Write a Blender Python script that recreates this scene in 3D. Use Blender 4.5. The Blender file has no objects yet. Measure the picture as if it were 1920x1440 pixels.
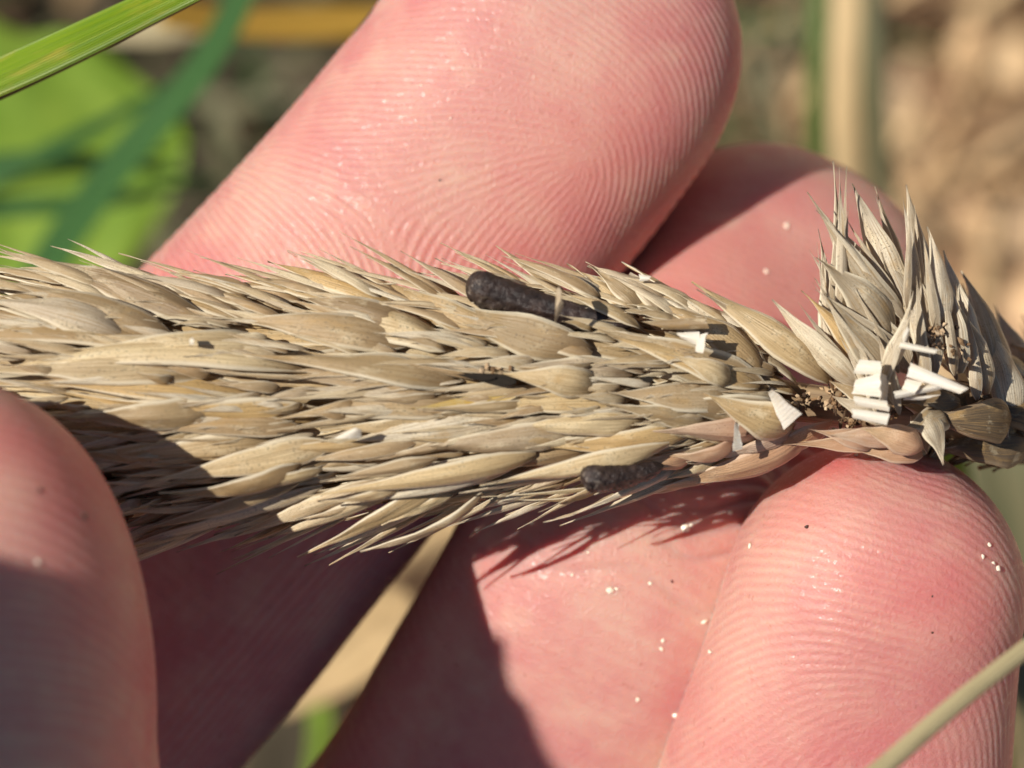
import bpy, bmesh, math, random
import numpy as np
from mathutils import Vector, Matrix, Quaternion
from mathutils.bvhtree import BVHTree

rng = np.random.default_rng(7)
random.seed(7)
scene = bpy.context.scene
C = scene.collection
MM = 0.001                      # everything below is laid out in millimetres
D, K = 110.0, 0.0235            # camera height over the seed head, mm per photo pixel at that depth

# ------------------------------------------------------------------ camera, world, sun, exposure
cam_d = bpy.data.cameras.new('camera')
cam = bpy.data.objects.new('camera', cam_d); C.objects.link(cam)
cam.location = (0, 0, D*MM)
cam_d.sensor_width = 36.0
cam_d.lens = 36.0*D/(1920*K)
cam_d.clip_start = 0.002; cam_d.clip_end = 200.0
cam_d.dof.use_dof = True
cam_d.dof.focus_distance = (D-0.3)*MM
cam_d.dof.aperture_fstop = cam_d.lens/2.6
scene.camera = cam

SUN = Vector((-0.60, 0.17, 0.86)).normalized()
world = bpy.data.worlds.new('World'); scene.world = world; world.use_nodes = True
wn = world.node_tree.nodes; wl = world.node_tree.links
sky = wn.new('ShaderNodeTexSky'); sky.sky_type = 'NISHITA'; sky.sun_disc = False
sky.sun_elevation = math.asin(SUN.z); sky.sun_rotation = math.atan2(SUN.x, SUN.y)
wl.new(sky.outputs[0], wn['Background'].inputs[0]); wn['Background'].inputs[1].default_value = 0.05
sl = bpy.data.lights.new('sun', 'SUN'); sl.energy = 4.8; sl.angle = math.radians(0.53); sl.color = (1.0, 0.945, 0.85)
so = bpy.data.objects.new('sun', sl); C.objects.link(so); so.rotation_euler = SUN.to_track_quat('Z', 'Y').to_euler()
scene.view_settings.view_transform = 'Standard'; scene.view_settings.look = 'None'
scene.view_settings.exposure = 0.2; scene.view_settings.gamma = 1.0

# ------------------------------------------------------------------ helpers
def P(px, py, z=0.0):
    f = K*(D-z)/D
    return np.array([(px-960)*f, (720-py)*f, z])

def tag(o, label=None, cat=None, group=None, kind=None):
    if label: o['label'] = label
    if cat: o['category'] = cat
    if group: o['group'] = group
    if kind: o['kind'] = kind
    return o

def mesh_of(name, V, F, uv=None, mats=(), smooth=True, attrs=None):
    """V in mm. F list or array of quads/tris."""
    m = bpy.data.meshes.new(name)
    V = np.asarray(V, dtype=np.float64)*MM
    if isinstance(F, np.ndarray):
        n, k = F.shape
        m.vertices.add(len(V)); m.vertices.foreach_set('co', V.astype(np.float32).ravel())
        m.loops.add(n*k); m.loops.foreach_set('vertex_index', F.astype(np.int32).ravel())
        m.polygons.add(n); m.polygons.foreach_set('loop_start', np.arange(0, n*k, k, dtype=np.int32))
        m.polygons.foreach_set('loop_total', np.full(n, k, dtype=np.int32))
        m.update(calc_edges=True)
    else:
        m.from_pydata(V.tolist(), [], [list(f) for f in F]); m.update()
    if smooth: m.polygons.foreach_set('use_smooth', [True]*len(m.polygons))
    if uv is not None:
        l = m.uv_layers.new(name='UVMap')
        vi = np.zeros(len(m.loops), dtype=np.int32); m.loops.foreach_get('vertex_index', vi)
        l.data.foreach_set('uv', np.asarray(uv, dtype=np.float32)[vi].ravel())
    for k_, a in (attrs or {}).items():
        at = m.attributes.new(k_, 'FLOAT', 'POINT'); at.data.foreach_set('value', np.asarray(a, dtype=np.float32))
    for mt in mats: m.materials.append(mt)
    return m

def obj(name, mesh, parent=None):
    o = bpy.data.objects.new(name, mesh); C.objects.link(o)
    if parent is not None: o.parent = parent
    return o

def empty(name, loc_mm):
    o = bpy.data.objects.new(name, None); C.objects.link(o); o.location = [c*MM for c in loc_mm]
    o.empty_display_size = 0.005
    return o

class NT:
    """tiny node builder"""
    def __init__(s, name):
        s.m = bpy.data.materials.new(name); s.m.use_nodes = True
        s.n = s.m.node_tree.nodes; s.l = s.m.node_tree.links
        s.bsdf = s.n['Principled BSDF']; s.out = s.n['Material Output']
        s.tc = s.n.new('ShaderNodeTexCoord')
    def set(s, node, key, v):
        if hasattr(v, 'is_output') or isinstance(v, bpy.types.NodeSocket): s.l.new(v, node.inputs[key])
        elif v is not None: node.inputs[key].default_value = v
    def noise(s, vec, scale, detail=3, rough=.55, dist=0.0, out='Fac'):
        n = s.n.new('ShaderNodeTexNoise'); s.set(n, 'Vector', vec); s.set(n, 'Scale', scale)
        n.inputs['Detail'].default_value = detail; n.inputs['Roughness'].default_value = rough; n.inputs['Distortion'].default_value = dist
        return n.outputs[out]
    def voro(s, vec, scale, feature='F1', out='Distance'):
        n = s.n.new('ShaderNodeTexVoronoi'); n.feature = feature; s.set(n, 'Vector', vec); s.set(n, 'Scale', scale)
        return n.outputs[out]
    def mapping(s, vec, scale=(1, 1, 1), loc=(0, 0, 0)):
        n = s.n.new('ShaderNodeMapping'); s.set(n, 'Vector', vec); n.inputs['Scale'].default_value = scale
        s.set(n, 'Location', loc)
        return n.outputs[0]
    def ramp(s, fac, stops, interp='LINEAR'):
        n = s.n.new('ShaderNodeValToRGB'); s.set(n, 'Fac', fac); r = n.color_ramp; r.interpolation = interp
        r.elements[0].position = stops[0][0]; r.elements[1].position = stops[-1][0]
        for p, c in stops[1:-1]: r.elements.new(p)
        for e, (p, c) in zip(r.elements, stops):
            e.color = tuple(c)[:3] + (1,) if hasattr(c, '__len__') else (c, c, c, 1)
        return n.outputs[0]
    def mix(s, fac, a, b, mode='MIX'):
        n = s.n.new('ShaderNodeMix'); n.data_type = 'RGBA'; n.blend_type = mode
        s.set(n, 0, fac)
        s.set(n, 6, a if not isinstance(a, tuple) else a[:3]+(1,)); s.set(n, 7, b if not isinstance(b, tuple) else b[:3]+(1,))
        return n.outputs[2]
    def math(s, op, a, b=None, c=None, clamp=False):
        n = s.n.new('ShaderNodeMath'); n.operation = op; n.use_clamp = clamp
        s.set(n, 0, a); s.set(n, 1, b); s.set(n, 2, c)
        return n.outputs[0]
    def attr(s, name):
        n = s.n.new('ShaderNodeAttribute'); n.attribute_name = name; return n.outputs['Fac']
    def vecadd(s, a, b):
        n = s.n.new('ShaderNodeVectorMath'); n.operation = 'ADD'; s.set(n, 0, a); s.set(n, 1, b); return n.outputs[0]
    def sep(s, v):
        n = s.n.new('ShaderNodeSeparateXYZ'); s.set(n, 0, v); return n.outputs
    def bump(s, h, strength, dist_m, prev=None):
        n = s.n.new('ShaderNodeBump'); s.set(n, 'Height', h); n.inputs['Strength'].default_value = strength
        n.inputs['Distance'].default_value = dist_m
        if prev is not None: s.set(n, 'Normal', prev)
        return n.outputs[0]
    def b(s, **kw):
        for k, v in kw.items(): s.set(s.bsdf, k.replace('_', ' '), v)
    def translucent(s, col, fac, normal=None):
        t = s.n.new('ShaderNodeBsdfTranslucent'); s.set(t, 'Color', col)
        if normal is not None: s.set(t, 'Normal', normal)
        mx = s.n.new('ShaderNodeMixShader'); s.set(mx, 0, fac)
        s.l.new(s.bsdf.outputs[0], mx.inputs[1]); s.l.new(t.outputs[0], mx.inputs[2]); s.l.new(mx.outputs[0], s.out.inputs[0])

# ------------------------------------------------------------------ materials
def skin_material():
    t = NT('skin'); O = t.tc.outputs['Object']
    big = t.noise(O, 150, 4, .6)
    med = t.noise(O, 700, 4, .6)
    base = t.ramp(big, [(0.34, (.575, .335, .27)), (0.48, (.55, .262, .222)), (0.64, (.50, .175, .17))])
    base = t.mix(t.math('MULTIPLY', med, .22), base, (.62, .42, .35))
    mot = t.noise(O, 380, 4, .65)
    base = t.mix(t.ramp(mot, [(.50, 0.0), (.70, .38)]), base, (.53, .20, .185))
    base = t.mix(t.ramp(t.noise(t.vecadd(O, (.4, .1, 0)), 300, 3, .6), [(.52, 0.0), (.72, .35)]), base, (.63, .47, .345))
    fl = t.attr('flush')
    base = t.mix(t.math('MULTIPLY', fl, 1.0, clamp=True), base, (.60, .125, .12))
    pale = t.attr('pale')
    base = t.mix(t.math('MULTIPLY', pale, 1.0, clamp=True), base, (.68, .42, .33))
    r = t.attr('ridge')                       # -1 furrow .. 1 crest
    base = t.mix(t.math('MULTIPLY_ADD', r, -.20, .12, clamp=True), base, (.56, .19, .17))
    pores = t.voro(O, 5200)
    spk = t.math('GREATER_THAN', t.noise(O, 2600, 1, .5), .735)
    base = t.mix(t.math('MULTIPLY', spk, .35), base, (.42, .16, .12))
    fine = t.noise(O, 5200, 3, .6)
    n1 = t.bump(t.math('ADD', fine, t.math('MULTIPLY', pores, .35)), .55, .00008)
    t.b(Base_Color=base, Normal=n1, Roughness=t.math('SUBTRACT', t.math('MULTIPLY_ADD', med, .2, .50), t.math('MULTIPLY', t.math('GREATER_THAN', t.noise(O, 3300, 2, .6), .60), .28)),
        Subsurface_Weight=.85, Subsurface_Scale=.0015, Specular_IOR_Level=.42, Coat_Weight=.03, Coat_Roughness=.3)
    t.bsdf.inputs['Subsurface Radius'].default_value = (1.0, .30, .18)
    return t.m

def husk_material(name, pale=False, white=0.0):
    t = NT(name); uv = t.tc.outputs['UV']
    oi = t.n.new('ShaderNodeObjectInfo'); rnd = oi.outputs['Random']
    g = t.n.new('ShaderNodeNewGeometry')
    pr = g.outputs['Random Per Island']
    rr = t.math('FRACT', t.math('ADD', t.math('MULTIPLY', rnd, 7.31), pr))
    off = t.n.new('ShaderNodeCombineXYZ'); t.set(off, 0, t.math('MULTIPLY', rr, 37.0)); t.set(off, 1, t.math('MULTIPLY', rr, 91.0))
    uvo = t.vecadd(uv, off.outputs[0])
    u, v, _ = t.sep(uv)
    if white:
        base = t.ramp(rr, [(0, (.84, .80, .69)), (1, (.91, .88, .81))])
    else:
        base = t.ramp(rr, [(0.0, (.44, .30, .15)), (.12, (.80, .61, .33)), (.24, (.30, .21, .12)), (.36, (.90, .73, .44)), (.48, (.60, .43, .23)),
                           (.60, (.52, .42, .30)), (.72, (.92, .84, .65)), (.84, (.70, .48, .21)), (.92, (.72, .59, .39)), (1.0, (.54, .39, .22))] if not pale else
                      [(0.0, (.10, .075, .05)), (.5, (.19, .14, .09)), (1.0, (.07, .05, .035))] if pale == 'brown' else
                      [(0.0, (.46, .40, .30)), (.25, (.70, .61, .46)), (.5, (.36, .30, .21)), (.75, (.80, .72, .56)), (1.0, (.56, .47, .33))] if pale == 'grey'
                      else [(0.0, (.60, .44, .24)), (.3, (.84, .72, .49)), (.6, (.50, .34, .18)), (.8, (.90, .83, .66)), (1.0, (.72, .55, .32))])
    pink = t.attr('pink')
    streak = t.noise(t.mapping(uvo, (2.2, 26, 1)), 1.0, 4, .65)
    veins = t.math('SINE', t.math('MULTIPLY', v, 70.0))
    patch = t.noise(t.mapping(uvo, (5, 2.2, 1)), 1.0, 4, .6)
    base = t.mix(t.ramp(streak, [(.36, .75), (.58, 0.0)]), base, (.33, .21, .09) if not white else (.72, .64, .5))
    base = t.mix(t.ramp(patch, [(.54, 0.0), (.70, .5)]), base, (.90, .77, .52))
    if not white:
        base = t.mix(t.ramp(t.noise(t.mapping(uvo, (3.3, 1.4, 1), (5, 3, 0)), 1.3, 3, .6), [(.56, 0.0), (.72, .6)]), base, (.52, .33, .13))
    O = t.tc.outputs['Object']
    sp = t.noise(t.mapping(uvo, (70, 14, 1)), 1.0, 2, .5)
    spf = t.math('MULTIPLY', t.ramp(sp, [(.60, 0.0), (.63, 1.0)]), t.ramp(patch, [(.40, .15), (.62, 1.0)]))
    base = t.mix(t.math('MULTIPLY', spf, .0 if white else .72), base, (.10, .075, .05))
    # browner towards the attachment, pale papery margins
    base = t.mix(t.math('MULTIPLY', t.ramp(u, [(0.0, .75), (.28, 0.0)]), .15 if white else .8), base, (.17, .09, .04))
    edge = t.ramp(t.math('ABSOLUTE', t.math('SUBTRACT', v, .5)), [(.38, 0.0), (.47, .9)])
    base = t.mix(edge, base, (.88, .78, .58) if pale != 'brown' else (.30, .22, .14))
    tipd = t.math('MULTIPLY', t.ramp(u, [(.93, 0.0), (1.0, 1.0)]), t.math('GREATER_THAN', rr, .55))
    if not white: base = t.mix(t.math('MULTIPLY', tipd, .7), base, (.13, .09, .06))
    base = t.mix(pink, base, (.62, .30, .19))
    h = t.math('ADD', t.math('MULTIPLY', veins, .5), t.math('MULTIPLY', t.noise(t.mapping(uvo, (5, 40, 1)), 1.0, 4, .65), 2.4))
    n1 = t.bump(h, .30, .00005)
    n2 = t.bump(t.noise(t.mapping(uvo, (60, 14, 1)), 1.0, 2, .6), .35, .00004, n1)
    t.b(Base_Color=base, Normal=n2, Roughness=.42, Specular_IOR_Level=.5)
    t.bsdf.inputs['Sheen Weight'].default_value = .0
    t.translucent(t.mix(.5, base, (.80, .52, .24)), .24 if not white else .22, n1)
    return t.m

def simple_plant(name, c1, c2, rough=.45, trans=.3, tcol=None, stripes=60, spots=None, patchcol=None):
    t = NT(name); uv = t.tc.outputs['UV']; u, v, _ = t.sep(uv)
    st = t.noise(t.mapping(uv, (3, stripes, 1)), 1.0, 3, .6)
    base = t.mix(t.ramp(st, [(.35, 0.0), (.65, 1.0)]), c1, c2)
    if patchcol:
        base = t.mix(t.ramp(t.noise(t.mapping(uv, (6, 2.5, 1)), 1.0, 4, .6), [(.52, 0.0), (.70, .8)]), base, patchcol)
    if spots:
        base = t.mix(t.ramp(t.noise(t.mapping(uv, (80, 12, 1)), 1.0, 2, .5), [(.66, 0.0), (.70, .7)]), base, spots)
    h = t.math('SINE', t.math('MULTIPLY', v, stripes*2.2))
    n1 = t.bump(h, .5, .00008)
    t.b(Base_Color=base, Normal=n1, Roughness=rough, Specular_IOR_Level=.4)
    if trans: t.translucent(tcol or base, trans)
    return t.m

def ergot_material():
    t = NT('ergot_rind'); O = t.tc.outputs['Object']; rg = t.attr('relief')
    base = t.ramp(t.noise(O, 1400, 4, .65), [(.35, (.014, .008, .007)), (.60, (.042, .024, .019)), (.80, (.16, .105, .08))])
    wear = t.ramp(t.noise(O, 3600, 5, .7), [(.52, 0.0), (.68, .8)])
    base = t.mix(t.math('MULTIPLY', wear, t.attr('scuff')), base, (.30, .24, .19))
    n1 = t.bump(t.noise(O, 4200, 5, .7), .8, .00012)
    t.b(Base_Color=base, Normal=n1, Roughness=.40, Specular_IOR_Level=.5)
    return t.m

def ground_material():
    t = NT('soil'); O = t.tc.outputs['Object']
    x, y, z = t.sep(O)
    a = t.noise(O, 42, 5, .6)
    base = t.ramp(a, [(.28, (.030, .022, .012)), (.5, (.060, .045, .024)), (.72, (.12, .085, .05))])
    xx, _, _ = t.sep(O); zone = t.ramp(t.math('ADD', t.noise(O, 25, 3, .5), t.math('MULTIPLY', xx, 6.5)), [(.62, 0.0), (.95, 1.0)])
    base = t.mix(zone, base, t.ramp(a, [(.3, (.26, .175, .10)), (.7, (.70, .50, .31))]))  # soil colour kept dark on the left to stand in for shade
    t.b(Base_Color=base, Roughness=.9, Normal=t.bump(a, .8, .004))
    return t.m

M_skin = skin_material()
M_husk = husk_material('dry_husk')
M_pale = husk_material('pale_sliver', pale=True)
M_grey = husk_material('weathered_husk', pale='grey')
M_brown = husk_material('shade_brown_husk', pale='brown')  # husk colours darkened to paint the shade at the lower right
M_white = husk_material('broken_white_husk', white=1.0)
M_ergot = ergot_material()
M_stem = simple_plant('straw_stem', (.30, .21, .12), (.16, .10, .055), .6, 0.0, stripes=20)
M_nail = NT('nail'); M_nail.b(Base_Color=(.80, .52, .46, 1), Roughness=.3, Subsurface_Weight=.6, Subsurface_Scale=.001); M_nail = M_nail.m
M_blade = simple_plant('green_blade', (.13, .26, .008), (.30, .42, .015), .38, .28, (.36, .5, .02, 1), 46, patchcol=(.50, .42, .05))
M_under = simple_plant('blade_underside', (.20, .12, .06), (.28, .22, .10), .6, 0.0, stripes=30)
M_teal = simple_plant('dark_green_blade', (.045, .13, .035), (.075, .18, .05), .4, .22, (.05, .2, .04, 1), 30)
M_leaf = simple_plant('bright_green_leaf', (.20, .34, .035), (.32, .46, .06), .5, .35, (.34, .50, .03, 1), 5, patchcol=(.10, .22, .03))
M_gold = simple_plant('golden_dead_leaf', (.50, .29, .04), (.62, .38, .07), .5, .25, stripes=8)
M_tan = simple_plant('dry_tan_blade', (.60, .43, .22), (.72, .54, .30), .55, .2, stripes=14, patchcol=(.42, .30, .16))
M_olive = simple_plant('olive_blade', (.10, .11, .05), (.20, .17, .09), .55, .15, stripes=10)
M_straw = simple_plant('olive_straw', (.33, .27, .15), (.43, .36, .20), .5, 0.0, stripes=16, patchcol=(.24, .19, .10))
M_ground = ground_material()

# ------------------------------------------------------------------ ground and background
GZ = -380.0
def ground():
    n = 160
    s = np.linspace(-1, 1, n); s = np.sign(s)*(np.abs(s)*160 + np.abs(s)**7*30000)
    X, Y = np.meshgrid(s, s, indexing='ij')
    Z = GZ + 2.2*np.sin(X/17+1)*np.cos(Y/23) + 1.2*np.sin(X/6.1+Y/9.3) + rng.normal(0, .5, X.shape)
    V = np.stack([X, Y, Z], -1).reshape(-1, 3)
    i = np.arange(n-1); a = (i[:, None]*n + i[None]).ravel()
    F = np.stack([a, a+n, a+n+1, a+1], 1)
    tag(obj('ground', mesh_of('ground', V, F, mats=[M_ground])), 'brown dry soil far below the hand, out of focus', kind='structure')
ground()

def scatter(name, n, mk, label, mat, zone):
    Vs, Fs, A = [], [], []; k = 0
    for i in range(n):
        x, y = zone()
        v, f = mk(); x *= 1.4; y *= 1.4; v = v*1.4
        v = v + np.array([x, y, GZ + 1.5])
        Vs.append(v); Fs += [[q+k for q in ff] for ff in f]; A += [rng.random()]*len(v); k += len(v)
    o = obj(name, mesh_of(name, np.concatenate(Vs), Fs, mats=[mat], smooth=True, attrs={'tone': A}))
    return tag(o, label, kind='stuff')

_ico = None
def ico():
    global _ico
    if _ico is None:
        bm = bmesh.new(); bmesh.ops.create_icosphere(bm, subdivisions=2, radius=1)
        _ico = (np.array([v.co[:] for v in bm.verts]), [[v.index for v in f.verts] for f in bm.faces]); bm.free()
    return _ico
def rotm(a, ax='z'):
    return np.array(Matrix.Rotation(a, 3, ax.upper()))
def pebble():
    v, f = ico(); r = rng.uniform(1.0, 5.0) * (1 if rng.random() < .85 else 1.6)
    v = v*(1+.18*np.sin(v[:, [1, 2, 0]]*3+rng.random()*6)) * np.array([r, r*rng.uniform(.6, 1), r*rng.uniform(.35, .7)])
    return v @ rotm(rng.random()*6.28).T, f
def chip():
    L = rng.uniform(6, 26); w = rng.uniform(.6, 2.0)
    v = np.array([[-L/2, -w, 0], [L/2, -w*.6, 0], [L/2, w*.6, 0], [-L/2, w, 0], [-L/2, 0, .6*w], [L/2, 0, .5*w]])
    f = [[0, 1, 5, 4], [4, 5, 2, 3], [0, 3, 2, 1], [0, 4, 3], [1, 2, 5]]
    v = v @ rotm(rng.normal(0, .25), 'y').T @ rotm(rng.random()*6.28).T
    v[:, 2] += rng.uniform(0, 9)
    return v, f
def litter_material(name, stops):
    t = NT(name); tone = t.attr('tone')
    c = t.ramp(tone, stops); c = t.mix(t.noise(t.tc.outputs['Object'], 400, 3), c, (.5, .38, .26), 'OVERLAY')
    t.b(Base_Color=c, Roughness=.8); return t.m
M_peb = litter_material('pebble_stone', [(0, (.26, .165, .10)), (.5, (.62, .43, .27)), (1, (.85, .66, .46))])
M_chip = litter_material('straw_litter', [(0, (.18, .11, .06)), (.5, (.50, .36, .21)), (1, (.72, .56, .35))])
def zone_right():
    while True:
        x, y = rng.uniform(20, 150), rng.uniform(-110, 110)
        if rng.random() < .25 + .75*min(1, max(0, (x-35)/30)): return x, y
scatter('plant_litter', 160, chip, 'sparse straw bits on the soil, both painted dark for the shade at the left', litter_material('dark_litter', [(0, (.06, .04, .025)), (.8, (.16, .11, .06)), (1, (.34, .24, .13))]), lambda: (rng.uniform(-130, 18), rng.uniform(-110, 110)))  # dark chip tones carry on the shade painted into the soil
scatter('gravel', 520, pebble, 'blurred tan pebbles on the soil right of the fingers', M_peb, zone_right)
scatter('plant_litter', 900, chip, 'blurred dry straw and stem litter on the soil', M_chip, lambda: (rng.uniform(18, 150), rng.uniform(-110, 110)))

def catmull(pts, n):
    pts = np.asarray(pts, float)
    p = np.vstack([2*pts[0]-pts[1], pts, 2*pts[-1]-pts[-2]])
    out = []
    m = len(pts)-1
    tt = np.linspace(0, m, n)
    for t in tt:
        i = min(int(t), m-1); f = t-i
        a, b, c, d = p[i], p[i+1], p[i+2], p[i+3]
        out.append(.5*((2*b)+(-a+c)*f+(2*a-5*b+4*c-d)*f*f+(-a+3*b-3*c+d)*f**3))
    return np.array(out)

def blade_mesh(name, pts, mats, prof='blade', th=.25, fold=.25, n=60, m=9, twist=0.0, rnd=.0, ridges=0.0):
    """pts: (px,py,z,halfwidth_px). Leaf blade: closed, folded, ribbed strip with real thickness."""
    q = catmull([list(P(a, b, z))+[w*K*(D-z)/D] for a, b, z, w in pts], n)
    c, w = q[:, :3], q[:, 3]
    T = np.gradient(c, axis=0); T /= np.linalg.norm(T, axis=1)[:, None]
    S = np.cross(T, [0, 0, 1.0]); S /= np.linalg.norm(S, axis=1)[:, None]
    N = np.cross(S, T)
    V, UV = [], []
    if twist:
        an = np.linspace(0, twist, n)[:, None]; S, N = S*np.cos(an)+N*np.sin(an), N*np.cos(an)-S*np.sin(an)
    s = np.linspace(-1, 1, m)
    for side in (1, -1):
        for j, sj in enumerate(s if side == 1 else s[::-1]):
            hz = fold*(abs(sj)) + side*th*.5*(1-abs(sj)**6*.8)/max(.01, 1)
            rib = ridges*(math.cos(j*math.pi))*(1 if side == 1 else 0)
            if prof == 'tube': hz_arr = side*np.sqrt(max(0, 1-sj*sj))*w
            else: hz_arr = fold*abs(sj)*w + side*th*.5*(1-.8*abs(sj)**6) + rib
            if prof == 'tube': xo = sj*w
            else: xo = sj*w*(1+rnd*np.sin(np.arange(n)*.9+side*0))
            V.append(c + S*xo[:, None] + N*np.broadcast_to(hz_arr, (n,))[:, None])
            UV.append(np.stack([np.linspace(0, 1, n)*(1), np.full(n, (sj+1)/2)], 1))
    V = np.stack(V, 1); UV = np.stack(UV, 1); k = 2*m
    i = np.arange(n-1)[:, None]; j = np.arange(k)[None]
    a = i*k+j; b = i*k+(j+1) % k
    F = np.stack([a, b, b+k, a+k], -1).reshape(-1, 4)
    Vf = V.reshape(-1, 3); UVf = UV.reshape(-1, 2)
    F = F.tolist() + [list(range(k))[::-1], [(n-1)*k+t for t in range(k)]]
    me = mesh_of(name, Vf, F, uv=UVf, mats=mats)
    return me

def blade(name, pts, mat, label, cat='grass blade', group=None, **kw):
    o = obj(name, blade_mesh(name, pts, [mat], **kw)); return tag(o, label, cat, group, 'thing')

# background plants
def lobed_leaf():
    # broad leaf seen from above behind everything at the left
    n, m = 60, 25
    V, UV = [], []
    a0 = P(-260, 360, -112); a1 = P(352, 262, -120)
    ax = (a1-a0); L = np.linalg.norm(ax); ax /= L
    sd = np.cross(ax, [0, 0, 1.0]); sd /= np.linalg.norm(sd)
    for side in (1, -1):
        for i in range(n):
            t = i/(n-1)
            w = 13.1*math.sin(math.pi*min(1, .25+.75*t))**.55*(1+.07*math.sin(t*19))*(1 if t < .97 else .75)
            for j in range(m):
                s = (j/(m-1)*2-1)*side
                z = .9*abs(s)**1.3 + .30*math.sin(t*22+abs(s)*5)*abs(s) + side*.12
                V.append(a0+ax*L*t + sd*w*s*1.05 + np.array([0, 0, z])); UV.append((t, (s+1)/2))
    F = []
    for k in range(2):
        for i in range(n-1):
            for j in range(m-1):
                a = k*n*m+i*m+j; F.append([a, a+1, a+m+1, a+m])
    nm = n*m
    for i in range(n-1):
        F.append([i*m, i*m+m, nm+i*m+m+m-1, nm+i*m+m-1]); F.append([i*m+m-1, nm+i*m, nm+i*m+m, i*m+m+m-1])
    for i in (0, n-1):
        for j in range(m-1): F.append([i*m+j, i*m+j+1, nm+i*m+m-2-j, nm+i*m+m-1-j])
    o = obj('broad_leaf', mesh_of('broad_leaf', V, F, uv=UV, mats=[M_leaf]))
    rib = blade_mesh('midrib', [(-250, 358, -110, 12), (60, 312, -114, 9), (330, 266, -118, 4)], [M_leaf], prof='tube', n=20, m=6)
    obj('midrib', rib, o)
    tag(o, 'blurred bright green broad leaf behind the left end of the seed head', 'leaf')
lobed_leaf()

blade('green_grass', [(500, -120, -70, 26), (390, 110, -74, 29), (195, 345, -80, 33), (60, 560, -86, 36), (-60, 900, -94, 40)], M_teal,
      'dark blue-green blurred blade slanting down across the bright broad leaf')
for nm, pts, mat, lb in [  # dark strips laid in place of shadow stripes on the broad leaf
    ('green_grass', [(-200, 420, -84, 14), (60, 300, -84, 17), (270, 190, -86, 10), (330, 150, -88, 3)], M_teal, 'thin dark green strip in place of a shadow across the upper part of the broad leaf'),
    ('green_grass', [(-200, 330, -86, 14), (0, 305, -86, 19), (180, 300, -88, 14), (420, 340, -96, 4)], M_teal, 'thin dark strip in place of a shadow crossing the middle of the broad leaf'),
    ('green_grass', [(-200, 400, -86, 16), (0, 390, -86, 20), (200, 375, -88, 15), (400, 340, -96, 4)], M_teal, 'thin dark strip in place of a shadow crossing the lower part of the broad leaf'),
]:
    blade(nm, pts, mat, lb, n=40)
blade('dead_leaf', [(300, 20, -80, 30), (450, 44, -84, 30), (640, 42, -88, 32), (860, 20, -92, 10)], M_gold,
      'blurred golden dead leaf above the raised fingertip\'s left side, at the top edge', 'leaf', n=40)
blade('dead_leaf', [(200, 60, -110, 22), (330, 50, -110, 30), (460, 30, -112, 12)], M_straw,
      'small blurred tan dead leaf under the bright green blade at the top', 'leaf', n=30)
# right-hand stems
blade('green_reed', [(1500, -400, -110, 20), (1535, -60, -112, 19), (1534, 300, -116, 19), (1560, 900, -140, 16), (1600, 1600, -200, 12)], M_teal if 0 else simple_plant('green_stem', (.09, .15, .03), (.15, .20, .05), .5, .15),
      'blurred green upright stem directly left of the pale straw stem', 'grass stem', prof='tube', n=60)
blade('dry_straw', [(1575, -400, -124, 34), (1594, -60, -126, 33), (1590, 300, -132, 31), (1630, 900, -160, 26), (1700, 1600, -220, 18)], M_tan,
      'blurred pale straw stem standing upright behind the middle fingertip', 'straw', prof='tube', n=60)
blade('dry_straw', [(1640, -400, -120, 20), (1640, -60, -124, 22), (1650, 300, -130, 24), (1720, 900, -160, 20)], M_olive,
      'dark blurred stem close behind the pale straw stem', 'straw', prof='tube', n=40)
blade('green_grass', [(1760, 760, -50, 30), (1790, 880, -52, 26), (1830, 1100, -60, 22), (1890, 1500, -80, 16)], M_teal if 0 else M_blade,
      'small patch of blurred green blade between the seed head and the right-hand fingertip')
blade('olive_leaf', [(1860, 700, -150, 60), (1880, 880, -150, 75), (1930, 1150, -155, 85), (1990, 1500, -160, 60)], M_olive,
      'blurred olive-brown leaf beside the right-hand fingertip, at the frame edge', 'leaf', n=40)
blade('dry_grass', [(1010, 760, -60, 60), (900, 930, -66, 74), (760, 1110, -74, 88), (640, 1240, -84, 60), (520, 1330, -95, 20)], M_tan,
      'broad blurred tan blade in the gap between index and middle finger', n=50, fold=.12)
blade('green_grass', [(560, 1180, -120, 10), (590, 1290, -118, 18), (600, 1390, -120, 18), (560, 1560, -130, 8)], M_leaf,
      'short bright green blade at the bottom of the gap between the fingers', n=30)
for i, (x, y, a, L, w) in enumerate([(430, 250, 1.2, 300, 9), (520, 140, 2.4, 330, 8), (1420, 150, 1.4, 360, 9), (1480, 60, 1.9, 300, 10), (1450, 240, 1.0, 260, 9)]):
    dx, dy = math.cos(a)*L/2, math.sin(a)*L/2
    blade('dim_grass', [(x-dx, y-dy, -150-8*i, 2), (x, y, -148-8*i, w*1.3), (x+dx, y+dy, -150-8*i, 2)], M_olive,
          ['dark thin blade behind the left edge of the index finger', 'dark thin blade near the golden leaf', 'dim olive blade just right of the index fingertip',
           'dim olive blade at the top edge left of the green stem', 'dim olive blade above the middle fingertip'][i], n=24)

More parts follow.
